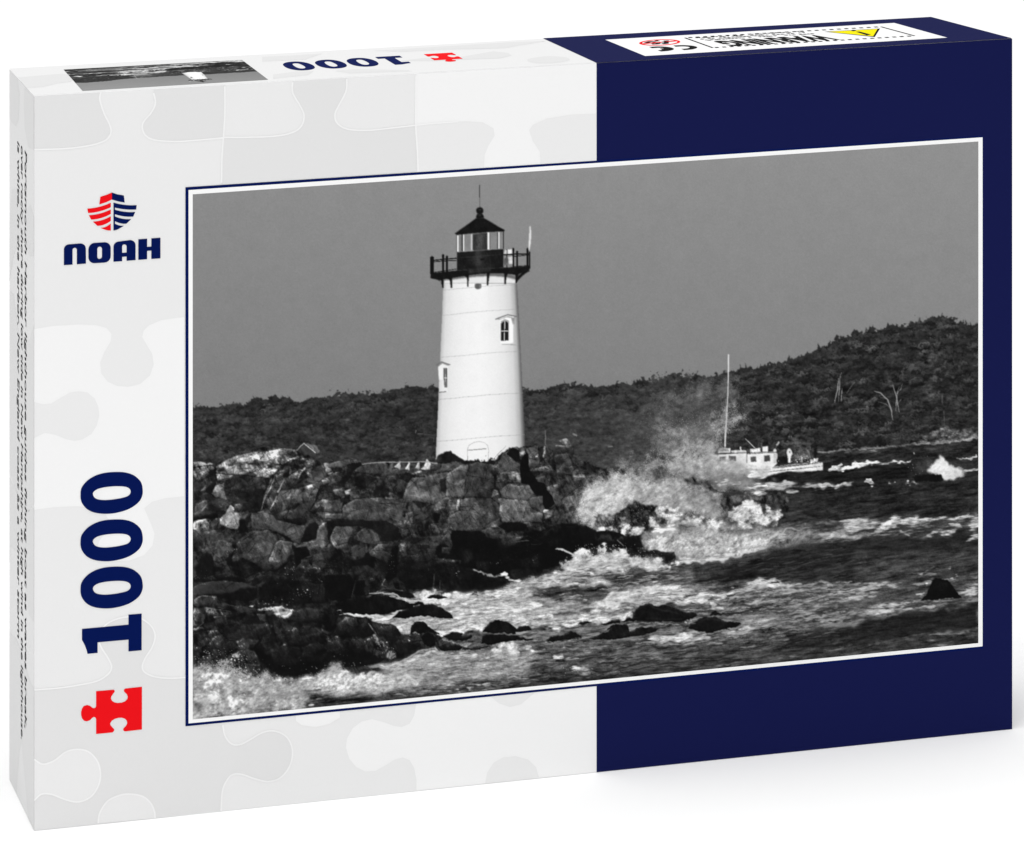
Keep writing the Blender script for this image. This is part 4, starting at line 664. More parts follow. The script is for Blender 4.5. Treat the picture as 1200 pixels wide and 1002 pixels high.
    sw([(140, '0,150 400,130 900,170 1000,200 700,280 300,330 0,330', dict(soft=2, tex=.2)), (74, '0,420 170,410 560,450 900,460 1200,470 1200,600 900,620 600,600 400,520 200,540 0,545', dict(soft=1.5, tex=.3)), (128, '0,560 200,540 360,480 520,480 620,600 560,700 300,740 0,720', dict(soft=2.5, tex=.25)), (62, '600,640 1200,610 1200,780 600,820 0,870 0,760 300,750', dict(soft=2.5, tex=.32)), (44, '300,800 700,780 1200,720 1200,780 600,830 300,850', dict(soft=1.5, tex=.3)), (74, '660,260 800,240 960,230 1200,220 1200,260 900,280 700,285', dict(soft=1, tex=.3)), (90, '560,380 800,370 1000,350 1100,370 950,400 700,440 600,430', dict(soft=1.5, tex=.25))])
    fo([(214, .85, '0,400 40,340 70,320 180,350 170,400 0,415', dict(soft=1.4, field=s.puff)), (216, .9, '370,310 480,290 620,270 760,265 800,290 960,270 1080,230 1120,280 1200,290 1000,330 760,370 560,375 440,345', dict(soft=1.4)), (190, .55, '0,160 300,160 640,180 900,190 640,240 300,260 0,260', dict(soft=2)), (206, .85, '220,550 330,480 420,480 470,540 440,600 300,610', dict(soft=2, field=s.puff)), (214, .8, '470,500 520,495 590,540 560,560 500,530', dict(soft=1)), (190, .65, '690,570 820,565 820,595 720,600', dict(soft=1)), (160, .5, '440,600 980,615 980,635 480,630', dict(soft=1)),
        (206, .75, '190,690 260,690 360,710 420,705 380,730 220,735', dict(soft=1.2)), (190, .6, '0,610 200,590 220,620 40,640', dict(soft=1.5)), (196, .6, '520,740 620,710 720,700 680,730 540,755', dict(soft=1.2)), (180, .5, '0,800 260,800 250,815 0,830', dict(soft=1.2)), (200, .65, '780,720 860,680 1000,690 1030,720 900,740', dict(soft=1.5)), (190, .55, '1100,730 1200,690 1200,720 1120,745')])
    D(215, '780,650 1040,690 1040,760 780,730', 40, .7, al=.8)
    rocks([(9, '170,400 195,360 230,325 290,312 360,325 400,350 440,370 460,352 520,348 550,370 550,388 480,395 430,400 430,420 340,415 240,415'), (8, '160,490 175,440 200,425 280,430 400,432 560,452 560,462 380,475 300,495 220,502'), (9, '665,470 690,445 760,425 830,410 855,392 900,410 935,430 945,450 850,462 760,470 680,480'), (12, '915,345 930,325 970,320 1025,330 960,345'), (14, '1000,455 1080,420 1150,400 1200,350 1300,345 1320,440 1200,460 1100,455'), (16, '1085,345 1170,320 1240,310 1240,335 1140,350'), (18, '0,440 90,430 100,450 40,470 0,470'), (26, '0,515 160,520 240,505 150,540 0,540'), (16, '635,372 665,372 650,380'), (16, '690,368 715,368 700,376')])
    P(40, '230,350 300,330 360,360 300,390', soft=2, tex=.4, al=.55); P(60, '0,480 200,500 260,510 0,520', soft=1.2, tex=.3, al=.6)
    tile(380, 680, 6.667)
    sw([(150, '60,260 300,270 560,250 560,130 720,80 1000,80 1200,90 1200,340 900,410 600,420 350,330', dict(soft=1.6, tex=.18)), (70, '1000,560 1200,560 1200,720 900,740 700,770 500,760 300,700 0,700 0,740', dict(soft=2, tex=.3)), (152, '400,680 480,640 560,620 640,600 760,580 820,540 900,540 1000,560 960,680 840,740 700,740 560,720', dict(soft=1.5, tex=.2)), (60, '300,870 700,840 1000,850 1200,840 1200,900 600,920 0,990 0,930', dict(soft=2, tex=.35)), (128, '700,780 1000,760 1060,830 800,870 640,840', dict(soft=2, tex=.25)), (70, '900,420 1200,420 1200,560 900,540', dict(soft=1.5, tex=.3))])
    fo([(216, .9, '80,240 130,260 240,270 340,280 460,260 600,240 560,270 420,310 160,300 100,330', dict(soft=1.2)), (222, .95, '720,130 800,80 860,100 940,85 1060,95 1160,105 1100,150 1000,160 900,190 800,185 780,150', dict(soft=1.2, field=s.puff)), (200, .7, '560,310 800,290 1200,250 1200,330 800,330 600,340', dict(soft=1.5)), (214, .8, '860,400 960,370 1100,330 1200,340 1200,410 1000,400 900,420', dict(soft=1.4)), (216, .9, '360,140 440,120 540,150 660,155 740,160 640,175 520,170', dict(soft=1)), (190, .6, '760,210 900,180 1200,180 1200,240 1000,250', dict(soft=1.5)),
        (224, 1.05, '0,740 120,715 260,730 460,735 540,740 400,790 380,830 200,850 100,830 0,800', dict(soft=1.8, field=s.puff)), (218, .9, '560,790 640,740 700,770 720,800 640,800', dict(soft=1.2)), (196, .7, '80,840 160,870 190,890 120,890', dict(soft=1.2)), (206, .75, '420,690 640,610 820,550 900,560 700,650 540,700', dict(soft=2)), (200, .6, '780,850 870,835 860,850 800,860', dict(soft=.8)), (170, .6, '980,880 1060,860 1200,840 1200,850 1000,890', dict(soft=1)), (180, .5, '900,560 1200,560 1200,600 1000,610', dict(soft=1.5)), (190, .5, '1050,680 1200,660 1200,690', dict(soft=1)), (206, .7, '0,880 40,890 40,960 0,960', dict(soft=1.2))])
    # foreground boulders
    tile(220, 680, 5.894)
    P(28, '35,100 180,110 330,170 480,180 700,170 1000,170 1080,240 1300,270 1420,330 1500,430 1560,480 1500,540 1280,560 1060,590 960,600 880,640 740,660 640,680 540,640 380,650 260,590 140,590 35,570', soft=.6, warp=1, jag=.7, tex=.5)
    def rk(rows, **k):
        for g, t, *o in rows: d = dict(tex=.2, warp=.6, jag=.3, edge=.35); d.update(k); d.update(o[0] if o else {}); P(g, t, **d)
    rk([(70, '35,130 100,104 190,110 220,150 330,175 460,190 480,220 400,230 330,200 200,180 100,175 35,180'), (110, '110,190 200,185 300,205 320,240 250,250 150,240 120,220', dict(soft=1)), (84, '35,190 110,190 130,250 100,300 35,320'), (26, '180,190 300,200 310,215 240,215'), (16, '100,330 140,318 165,330 150,345 110,350'), (100, '35,330 100,315 110,330 60,352 35,350'), (70, '180,250 330,260 300,300 200,300'), (22, '400,230 480,240 540,290 480,310 380,300'), (96, '470,230 540,235 545,290 500,280'), (40, '250,310 400,300 560,310 500,360 380,420 250,400'), (60, '350,310 560,300 560,330 400,350', dict(soft=1.5)), (34, '35,360 200,340 300,420 250,480 100,470 35,440', dict(tex=.6)),
        (72, '330,430 380,400 440,405 500,410 470,460 400,480 340,480', dict(soft=1)), (76, '280,530 330,490 400,478 470,495 500,520 440,560 340,540', dict(soft=.8)), (64, '260,560 300,540 340,570 300,600', dict(soft=1)), (50, '400,580 500,580 490,640 430,640'),
        (8, '450,470 500,400 560,360 640,340 760,300 860,300 930,350 1000,420 1060,500 1000,570 860,640 740,655 640,680 600,620 500,560'), (52, '600,340 720,300 860,295 930,345 800,370 700,400 620,400', dict(soft=2)), (100, '700,340 760,310 780,350 740,370', dict(soft=3)), (90, '595,340 620,330 610,400 595,400', dict(soft=1.2, al=.8)), (26, '760,400 900,370 1000,400 900,430', dict(soft=2)),
        (22, '690,250 740,210 820,190 900,190 980,220 1030,260 1030,310 960,310 860,290 760,290', dict(gr=(-.3, -1, .5))), (10, '930,220 990,220 1032,280 1020,315 960,310'), (84, '920,330 980,360 970,380 930,350', dict(soft=.8)), (60, '580,190 700,190 700,260 640,280 560,240', dict(soft=1.2)), (120, '480,195 560,190 640,185 740,210 690,262 620,240 580,210 490,215', dict(tex=.2)), (230, '590,230 680,215 720,225 690,262 640,255', dict(tex=.06, soft=.6)), (200, '425,178 455,170 450,190', dict(tex=.1))])
    L(140, '40,130 100,104 195,120', 1, .8); L(120, '230,160 350,180', .7, .8); L(140, '110,290 60,330', 1, .7); L(150, '130,190 300,215', 1, .6)
    D(200, '35,470 330,460 520,600 400,660 35,590', 190, .7, al=.85); D(190, '500,470 1060,560 880,650 520,640', 60, .6, al=.8); D(200, '470,140 740,140 740,180 470,190', 22, .7)
    tile(380, 680, 6.667)
    rk([(9, '140,130 240,140 350,130 400,115 480,120 600,155 700,185 690,215 560,240 400,260 300,270 140,250'), (8, '535,290 590,250 660,215 760,190 840,190 920,220 980,260 1005,295 920,298 840,280 700,280 640,295'), (10, '690,190 740,160 775,175 780,190 720,200'), (12, '810,140 860,108 910,115 960,130 880,140'), (70, '1020,155 1060,138 1130,140 1080,155'), (18, '0,235 60,250 95,290 100,340 60,370 0,370'),
        (30, '70,420 110,340 160,300 240,288 320,292 350,330 400,420 300,450 200,440', dict(gr=(-.4, -1, .5))), (20, '350,325 460,340 520,340 560,370 600,420 560,500 480,470 410,430'), (46, '360,335 480,345 500,380 420,390', dict(soft=1.5)), (50, '0,440 100,430 260,470 300,530 200,600 0,620', dict(tex=.6)), (60, '305,490 340,450 400,430 460,440 490,490 510,530 470,570 390,580 320,540', dict(soft=.8, tex=.4)), (10, '200,540 300,540 400,590 480,600 420,650 300,670 100,680 0,680 0,600'), (7, '480,540 560,520 620,540 640,600 520,620'),
        (9, '670,415 690,350 720,325 770,325 800,350 850,390 910,420 800,410 720,415'), (76, '660,430 710,405 760,415 770,470 700,480', dict(soft=1)), (50, '540,440 640,440 660,470 600,500', dict(soft=1.2)), (8, '770,430 800,405 850,420 870,500 830,520 780,500'), (60, '800,400 860,410 940,460 1060,510 1000,530 900,520 870,500 850,430', dict(soft=.8)), (12, '900,520 1000,500 1070,520 1050,545 930,545'), (10, '920,425 1000,405 1080,410 1060,430 1160,440 1120,460 1000,470'), (20, '610,540 760,530 830,540 760,590 640,600'), (90, '720,560 770,550 780,575 730,580', dict(soft=1)), (14, '560,480 680,490 760,510 700,540 560,520'), (12, '1120,120 1180,85 1200,90 1200,110'), (18, '480,75 660,80 730,130 600,140 520,110')])
    L(110, '345,335 385,390 410,425', 1., .9); L(110, '960,470 1000,490 1075,515', .8, .8); L(150, '870,440 872,510', .7, .8); D(215, '380,480 460,490 560,560 480,600', 26, .8, al=.9); D(180, '40,470 200,490 200,600 20,600', 40, .7, al=.8); D(206, '0,640 320,640 320,680 0,680', 40, .6, al=.8); D(226, '640,420 720,480 700,510 640,480', 10, .7)
    P(196, '480,590 490,540 530,545 565,590 520,600', soft=.6, tex=.3, al=.5); P(205, '860,520 890,530 905,548 870,535', soft=.4, tex=.05); P(190, '340,790 350,760 360,800', soft=.6, tex=.1, al=.0)
    L(196, '95,235 130,228 125,250', 1.2, .9)
    tile(220, 680, 5.894)
    for g, t, k in ((64, '470,470 520,390 600,350 640,400 620,480 540,520', .5), (58, '640,400 700,340 800,310 900,320 960,380 900,430 760,440 660,450', .6), (40, '560,480 680,440 760,460 800,540 700,600 600,570', .5), (34, '780,460 900,430 980,470 1000,540 900,580 800,560', .5), (46, '690,265 740,212 830,192 930,200 1000,240 1000,290 880,280 760,295', .6), (60, '120,400 220,370 300,430 250,470 150,460', .5), (52, '200,300 330,270 420,300 400,370 280,360', .5), (50, '420,330 560,310 640,330 560,370 450,400', .5)):
        P(g, t, soft=.7, warp=.8, jag=.3, tex=.3, edge=.3, gr=(-.2, -1, k), al=.6)
    tile(380, 680, 6.667)
    for g, t in ((44, '110,350 160,300 240,290 320,295 345,330 300,390 200,420 120,400'), (40, '20,460 100,440 200,460 240,520 160,580 40,570'), (42, '400,380 470,345 540,350 580,400 520,450 430,430'), (36, '230,480 300,460 340,520 300,590 240,570'), (34, '510,500 600,470 680,500 660,560 560,570')):
        P(g, t, soft=.7, warp=.8, jag=.3, tex=.3, edge=.3, gr=(-.2, -1, .5), al=.8)
    L(130, '345,335 385,390 410,425', 1., .9); L(120, '960,470 1000,490 1075,515', .8, .8)
    # breaking surf, bottom left corner
    tile(220, 680, 5.894)
    S(178, '0,590 60,570 140,580 190,590 260,565 340,625 420,640 560,630 600,620 640,680 740,665 860,645 960,600 1061,580 1150,620 1061,800 900,860 700,900 0,1000', soft=4, al=.97, speck=.8, dens=.3, vary=.14)
    fo([(206, .6, '35,600 260,600 420,660 600,650 760,680 960,640 900,720 600,740 300,700 100,760 35,800', dict(field=s.puff, soft=4)), (196, .6, '35,800 200,760 400,820 700,780 600,880 200,930 35,950', dict(field=s.puff, soft=5)), (216, .85, '740,690 900,665 960,680 880,710 760,720', dict(soft=1.5)), (222, .9, '960,680 1061,640 1061,780 1010,740', dict(soft=1.8, field=s.puff)), (150, .5, '35,840 150,840 150,900 35,920', dict(field=s.puff, soft=4)), (126, .5, '300,770 460,770 460,800 320,810', dict(soft=1.5)), (130, .45, '500,780 700,760 800,800 600,840', dict(soft=2))])
    sw([(52, '800,860 840,800 920,780 1061,790 1200,810 1500,860 1500,1000 960,870 860,880', dict(soft=1.8, tex=.45)), (92, '740,770 900,750 1061,760 1061,790 850,800', dict(soft=2, tex=.3))])
    fo([(176, .5, '810,850 860,810 980,790 970,820 860,860', dict(soft=1.5)), (150, .5, '860,850 960,840 900,870', dict(soft=1))])
    D(24, '35,520 340,570 420,640 35,610', 150, .75, al=.85); D(222, '35,540 340,560 640,660 600,700 35,640', 190, .7, al=.85); D(30, '480,650 680,640 680,700 480,690', 24, .7, al=.8); D(236, '60,640 900,700 700,860 60,900', 60, .7, al=.7)
    tile(0, 0, 1)
    s.fracture('226,705 300,700 420,720 480,735 560,740 560,760 480,775 400,775 330,785 226,770', 260, 9, .38)
    tile(820, 500, 7.5); P(226, '560,382 760,345 1075,314 1078,378 900,392 760,391 600,428 470,452 430,432', soft=.8, warp=.2, jag=.2, tex=.06, fld=s.puff, al=.7); L(60, '640,362 760,350 900,335 1075,312', .9, .9, warp=.1); L(60, '600,396 700,385 860,368 1075,345', .7, .8, warp=.1)
    # ---- last pass: streaks, crests and milky water
    tile(600, 600, 3)
    P(186, '460,110 560,70 700,60 800,70 960,60 1060,60 1060,100 900,130 780,155 620,180 560,140 470,120', soft=4, tex=.14, fld=s.swirl, al=.55)
    P(172, '90,250 180,190 260,150 420,150 560,180 480,210 300,215 160,250 60,290', soft=4, tex=.16, fld=s.foam2, al=.5)
    P(178, '285,325 340,285 440,262 580,255 700,262 560,300 460,330', soft=2.5, tex=.15, fld=s.foam2, al=.6); P(200, '0,365 120,362 260,355 340,345 420,350 380,385 200,395 0,400', soft=2, tex=.12, fld=s.foam2, al=.75)
    P(34, '620,235 760,212 900,180 1060,140 1200,120 1200,250 1000,245 900,225 760,245', soft=3, tex=.3, fld=s.chop, al=.75); P(46, '60,285 160,262 330,255 330,280 200,300 80,300', soft=2, tex=.3, fld=s.chop, al=.7)
    P(40, '0,640 300,590 700,540 1200,470 1200,430 900,470 760,480 560,520 300,560 0,600', soft=4, tex=.35, fld=s.chop, al=.55)
    s.K('600,240 900,180 1190,120 1190,240 900,230 760,245', 130, (55, 95), -.17, (10, 40), (.4, .8), seed=1); s.K('600,240 900,180 1190,120 1190,240 900,230 760,245', 70, (14, 26), -.17, (14, 44), (.6, 1.4), seed=2)
    s.K('120,230 300,160 560,190 480,260 300,300 0,330', 220, (170, 225), -.12, seed=3); s.K('140,240 300,190 480,220 300,300 60,300', 90, (45, 80), -.12, seed=4)
    s.K('280,330 440,260 700,265 860,260 700,330 400,345', 200, (190, 232), -.13, seed=5); s.K('620,360 860,260 1190,240 1190,360 900,380', 340, (130, 205), -.10, (6, 22), seed=6); s.K('620,360 860,280 1190,260 1190,350', 120, (34, 60), -.10, (10, 30), seed=7)
    s.K('0,400 400,390 400,560 0,600', 160, (130, 195), -.08, seed=8); s.K('400,430 900,390 1190,345 1190,400 800,470 400,520', 240, (120, 190), -.14, (6, 26), seed=9); s.K('0,560 400,480 900,440 1190,400 1190,470 600,560 0,640', 180, (70, 120), -.13, (8, 34), seed=10); s.K('0,540 400,480 900,440 1190,400 1190,490 600,560 0,640', 150, (14, 28), -.13, (12, 40), (.6, 1.6), seed=11)
    for g, t, wd in ((222, '280,325 320,300 370,275 440,262', 1.6), (216, '440,330 560,315 640,300 700,285', 1.7), (196, '700,340 760,310 820,285 880,270', 1.2), (214, '830,250 880,238 930,235 950,250 1000,255', 1.6), (176, '760,290 860,262 960,270 1060,255 1180,240', 1.), (166, '880,330 960,310 1080,300 1190,285', .9), (176, '560,440 680,420 800,400 960,375 1100,360 1190,345', 1.1), (178, '440,470 560,455 640,450 760,440', 1.1), (206, '160,205 260,190 340,200 420,215', 1.2), (220, '570,190 680,175 780,155 860,130 920,105', 2.2), (210, '820,120 900,95 980,60 1050,55', 2.), (60, '900,60 960,25 1060,20 1160,55', 1.4), (30, '650,240 760,220 880,190 1000,160 1190,130', 1.6)):
        L(g, t, wd, .7, warp=1.6, soft=.6)
    tile(220, 656, 3)
    P(158, '660,372 760,340 870,310 1000,318 1200,340 1200,425 1000,420 800,432 700,412', soft=2.5, tex=.16, fld=s.foam2, al=.7); P(204, '430,432 560,398 680,408 760,400 830,430 700,462 560,472 430,462', soft=2.5, tex=.12, fld=s.swirl, al=.8); P(200, '930,120 1000,115 1200,100 1200,230 900,240 760,215 640,205 620,195 800,205 930,200', soft=3, tex=.16, fld=s.foam2, al=.55)
    L(226, '640,378 700,372 760,345 830,318 880,312', 1.6, .8, warp=1, soft=.6); L(228, '735,415 770,405 800,425', 2.4, .85, warp=.6, soft=.7); L(222, '530,190 600,200 680,190 730,200', 1.8, .8, warp=1); L(224, '640,118 720,122 780,140 860,150 920,140 1000,118', 1.8, .75, warp=1)
    s.K('660,380 860,312 1200,345 1200,440 900,470 600,480', 260, (140, 215), -.08, seed=12); s.K('420,480 900,440 1200,420 1200,460 700,510 420,520', 120, (28, 60), -.08, (10, 36), seed=13); s.K('930,120 1200,100 1200,230 900,240 640,200', 200, (175, 235), -.08, seed=14); s.K('930,130 1200,110 1200,230 900,240', 50, (90, 130), -.08, seed=15)
    # rocks standing in the streaks again
    tile(380, 680, 6.667); rocks([(9, '140,130 240,140 350,130 400,115 480,120 600,155 700,185 690,215 560,240 400,260 300,270 140,250'), (8, '535,290 590,250 660,215 760,190 840,190 920,220 980,260 1005,295 920,298 840,280 700,280 640,295'), (9, '670,415 690,350 720,325 770,325 800,350 850,390 910,420 800,410 720,415'), (50, '660,430 710,405 760,415 770,470 700,480'), (8, '770,430 800,405 850,420 870,500 830,520 780,500'), (46, '800,400 860,410 940,460 1060,510 1000,530 900,520 870,500 850,430'), (12, '900,520 1000,500 1070,520 1050,545 930,545'), (10, '920,425 1000,405 1080,410 1060,430 1160,440 1120,460 1000,470'), (12, '810,140 860,108 910,115 960,130 880,140')])
    for T_, g, t in list(surf):
        if T_ != (680, 560, 5) or g not in (9, 10) or min(float(q.split(',')[1]) for q in t.split()) > 700: s.T = T_; P(g+2, t, soft=.4, warp=.5, jag=.35, tex=.35, edge=.8)
    tile(600, 600, 3)
    for g, t, wd in ((62, '430,340 480,328 540,345 610,362', 1.4), (70, '650,385 700,378 760,390', 1.), (56, '1060,0 1100,10', 1.), (80, '440,372 520,378 600,372', .7)): L(g, t, wd, .55, warp=1, soft=.8)
    L(206, '400,395 460,392 560,394 640,388', .8, .6, warp=1.2); L(200, '600,430 700,425 800,408', .8, .6, warp=1.2); L(210, '120,455 240,440', .7, .6, warp=1)
    # darker water line and wet rock
    tile(0, 0, 1)
    w, m = s.mask(s.pts('226,668 330,655 430,650 560,640 700,620 760,655 600,692 430,700 400,715 560,740 470,775 380,785 300,795 226,760'), 9, 4, 0)
    s.img[w] *= np.where(s.img[w] < 105, 1-.34*m, 1)
    # film grain of the print
    s.img += 1.6*s.fine
    s.img[:] = np.clip(s.img, 4, 252)
# ================================================================ the puzzle box
MID = paper('card_grey', (235, 235, 235)); LIGHT = paper('card_pale', (244, 244, 244)); DARK = paper('card_deeper_grey', (227, 227, 227)); EDGE = paper('piece_outline', (246, 246, 246))
NAVY = paper('navy_ink', (19, 24, 72)); NAVY2 = paper('deep_blue_ink', (2, 20, 80)); RED = paper('red_ink', (237, 18, 26)); WHITE = paper('white_border_ink', (249, 249, 249))
BLACK = paper('black_ink', (20, 20, 22)); YELLOW = paper('yellow_ink', (244, 230, 4)); SIDEG = paper('card_side_shaded_grey', (231, 231, 231)); SIDED = paper('card_side_shaded_deeper_grey', (225, 225, 225))  # side greys: the card greys again, with its weaker light put into the ink
TOPG = paper('card_top_dimmed_grey', (226, 226, 226)); TOPD = paper('card_top_dimmed_deeper_grey', (218, 218, 218)); LABELW = paper('label_white', (240, 240, 240))  # top greys: the card greys darkened in the ink to offset the overhead light
box = bpy.data.objects.new('puzzle_box', None); sc.collection.objects.link(box); box.empty_display_size = .05
box['label'] = 'upright jigsaw puzzle box with a black-and-white lighthouse picture, grey puzzle-piece print and a navy band'; box['category'] = 'puzzle box'

# carton: closed card box, its edges a hair rounded
bm = bmesh.new(); vs = {k: bm.verts.new(p) for k, p in C8.items()}
for f in (('ftl', 'fbl', 'fbr', 'ftr'), ('btr', 'bbr', 'bbl', 'btl'), ('ftl', 'ftr', 'btr', 'btl'), ('fbl', 'bbl', 'bbr', 'fbr'), ('ftl', 'btl', 'bbl', 'fbl'), ('ftr', 'fbr', 'bbr', 'btr')): bm.faces.new([vs[k] for k in f])
bmesh.ops.recalc_face_normals(bm, faces=bm.faces[:])
bmesh.ops.bevel(bm, geom=bm.edges[:], offset=.00012, segments=2, affect='EDGES', profile=.5)
me = bpy.data.meshes.new('carton'); bm.to_mesh(me); bm.free(); me.materials.append(MID); me.materials.append(NAVY)
nv = len(me.polygons)
for p in me.polygons:
    c = p.center
    if c.x > .5598*W: p.material_index = 1 if c.x > .62*W else 0
carton = bpy.data.objects.new('carton', me); sc.collection.objects.link(carton); carton.parent = box

# ---- front: jigsaw pattern in three greys
g = Art(FRONT); A = g.poly; T1 = (0, 0, 3); T4 = (0, 334, 3); T5 = (0, 668, 3); T7 = (220, 90, 2.4); T8 = (30, 350, 4.01); TB = (400, 780, 3.75)
A('40,113.2 699,74.4 699,904.6 40,973.2', MID, 1)
cA = '118,108 117,117 122,133 128,145 130,155 124,164 107,170 83,173.5 60,174.8 40,175'
A('40,113 117.5,108.6 117,120 122,133 128.5,145 129.5,155 123,164 107,170 83,173.5 60,174.8 40,175', DARK, 2)
A('180,105 180,117 182,121 177,132 168,143 167,152 172,160 183,164.3 207,165.7 233,164 261.7,161.5 263.3,133 263.3,100.2', DARK, 2)
A('295,12 295,45 315,80 327,110 318,140 290,158 240,167 160,170 100,170 96,230 95,305 648,266 648,200 640,136 580,143 510,150 450,147 420,130 414,105 425,80 445,40 447,3', DARK, 2, T7)
A('643,-8 1150,-38 1150,238 643,268 645,200 641,136', LIGHT, 2, T7)
A('641,136 700,130 780,125 830,128 860,145 863,165 845,195 835,220 833,262 643,272 645,200', MID, 3, T7); A('1150,103 1080,106 1010,117 970,135 960,150 970,180 990,210 992,248 1150,238', MID, 3, T7)
A('40,143 130,128 250,121 330,124 380,138 403,165 400,200 370,250 350,300 355,350 385,390 430,410 480,414 540,400 585,360 602,310 595,260 565,210 548,180 555,150 580,125 640,100 745,86 745,928 652,938 592,955 557,985 570,1015 590,1060 606,1105 596,1160 556,1205 490,1230 400,1235 345,1222 330,1190 345,1140 380,1090 391,1040 370,1005 330,985 240,975 130,980 40,992', LIGHT, 2, T8)
A('40,485 80,497 120,492 170,462 210,440 250,435 290,440 325,470 342,510 346,550 335,595 310,635 270,660 230,668 190,660 140,640 90,630 40,655', MID, 3, T8)
knob = '120,421 200,415 270,405 340,390 380,365 392,340 380,310 355,270 348,240 360,205 390,180 440,165 490,168 530,195 545,230 535,270 510,310 500,340 510,360 545,375 600,380 652,377'
A(knob+' 652,548 783,545 790,580 810,608 840,614 880,595 920,572 960,565 1000,580 1022,610 1028,650 1015,695 985,730 945,743 900,735 850,718 820,718 800,735 782,775 777,850 120,915', DARK, 2, T5)
k2 = '120,665 150,682 190,670 230,640 270,630 310,638 340,668 352,705 350,745 330,785 300,808 265,815 225,805 180,788 145,788 120,810'
A(k2, MID, 3, T5); k3 = '345,890 350,855 375,815 410,795 450,787 500,795 530,820 543,850 545,872'; A(k3, MID, 3, T5)
A('1040,530 1060,545 1110,552 1160,540 1195,518 1195,480 1040,480', LIGHT, 3, T5)
A('1124,75 1124,466 330,548 330,500 320,450 300,415 270,403 235,412 195,437 150,462 105,465 65,445 35,410 20,360 25,320 50,275 90,245 135,235 185,248 230,265 265,270 300,255 320,220 330,160', LIGHT, 2, TB)
A('650,130 690,165 740,182 790,170 848,120', MID, 3, TB); A('632,516 640,470 670,425 710,403 765,397 820,412 855,445 868,490', MID, 3, TB)
ow = .00055
for li, (t, T) in enumerate(((cA, (0, 0, 1)), ('180,109 182,121 177,132 168,143 167,152 172,160 183,164.3 207,165.7 233,164 261.7,161.5', (0, 0, 1)), ('263.3,101 263.4,133 261.7,161.5 260,185 259.5,214', (0, 0, 1)), ('295,15 295,45 315,80 327,110 318,140 290,158 240,167 160,170 100,170', T7), ('447,6 445,40 425,80 414,105 420,130 450,147 510,150 580,143 641,136', T7), ('642,-4 641,60 641,136 645,200 648,264', T7), ('641,136 700,130 760,126', T7), (knob, T5), (k2, T5), (k3, T5),
             ('783,545 790,580 810,608 840,614 880,595 920,572 960,565 1000,580 1022,610 1028,650 1015,695 985,730 945,743 900,735 850,718 820,718 800,735 782,775 777,846', T5))):
    g.line(t, EDGE, 4+li*.06, ow, T)
g.build('front_panel', box, 'front panel printed with a jigsaw pattern in pale greys')
# ---- top and side print
g = Art(TOP); A = g.poly; TT = (0, 60, 8.35); TU = (320, 40, 3.158)
A('40,112 699,73.4 636.5,45.4 11.6,80.3', TOPG, 1)
A('180,258 380,240 600,222 700,228 740,262 690,300 560,318 420,352 260,362 215,310', TOPD, 2, TT); A('375,62 880,30 1010,26 860,52 640,58 480,66', TOPD, 2, TU); A('470,100 560,88 640,94 815,64 870,70 884,80 840,90 700,95 600,100', TOPD, 2, TU)
A('940,96 965,88 1020,82 1080,86 1098,95 1070,104 1010,109 960,106', TOPD, 2, TU, sm=True); A('230,136 300,130 420,132 500,134 515,138 400,142 280,146', TOPD, 2, TU); A('0,150 90,138 150,138 130,152 0,166', TOPD, 2, TU); A('-40,84 60,80 180,73 120,94 -40,102', TOPD, 2, TU)
g.build('top_panel', box)
g = Art(SIDE); A = g.poly
A('11.2,81 40,113 40,973 11.2,913.5', SIDEG, 1)
A('11.2,82 21,92 23,110 22,140 19,148 14,144 11.2,138', SIDED, 2); A('29,102 40,114 40,176 33,172 29,150 28,120', SIDED, 2); A('14,222 20,220 24,240 30,246 36,240 40,255 40,300 34,300 30,285 22,282 16,300 11.2,330 11.2,260', SIDED, 2)
A('11.2,340 16,345 22,390 34,400 40,380 40,590 34,600 24,590 14,560 11.2,555', SIDED, 2); A('40,595 40,730 34,720 30,690 24,650 12,640 11.2,660 11.2,560 20,575 30,600', SIDED, 2); A('11.2,740 20,750 27,770 36,800 40,806 40,860 40,973 33,959 28,900 25,870 23,880 21,905 20,930 11.2,913', SIDED, 2)
g.build('side_panel', box)
# ---- navy band wrapped round the right-hand part
g = Art(FRONT); g.poly('699,73.9 1186,45.3 1186,854.2 699,904.8', NAVY, 5); nb = g.build('navy_band', box, 'plain navy blue right-hand part of the print')
g = Art(TOP); g.poly('699,73.9 1186,45.2 1091,20.2 636.5,45.2', NAVY, 5); g.build('navy_band', box, 'navy blue strip across the top')

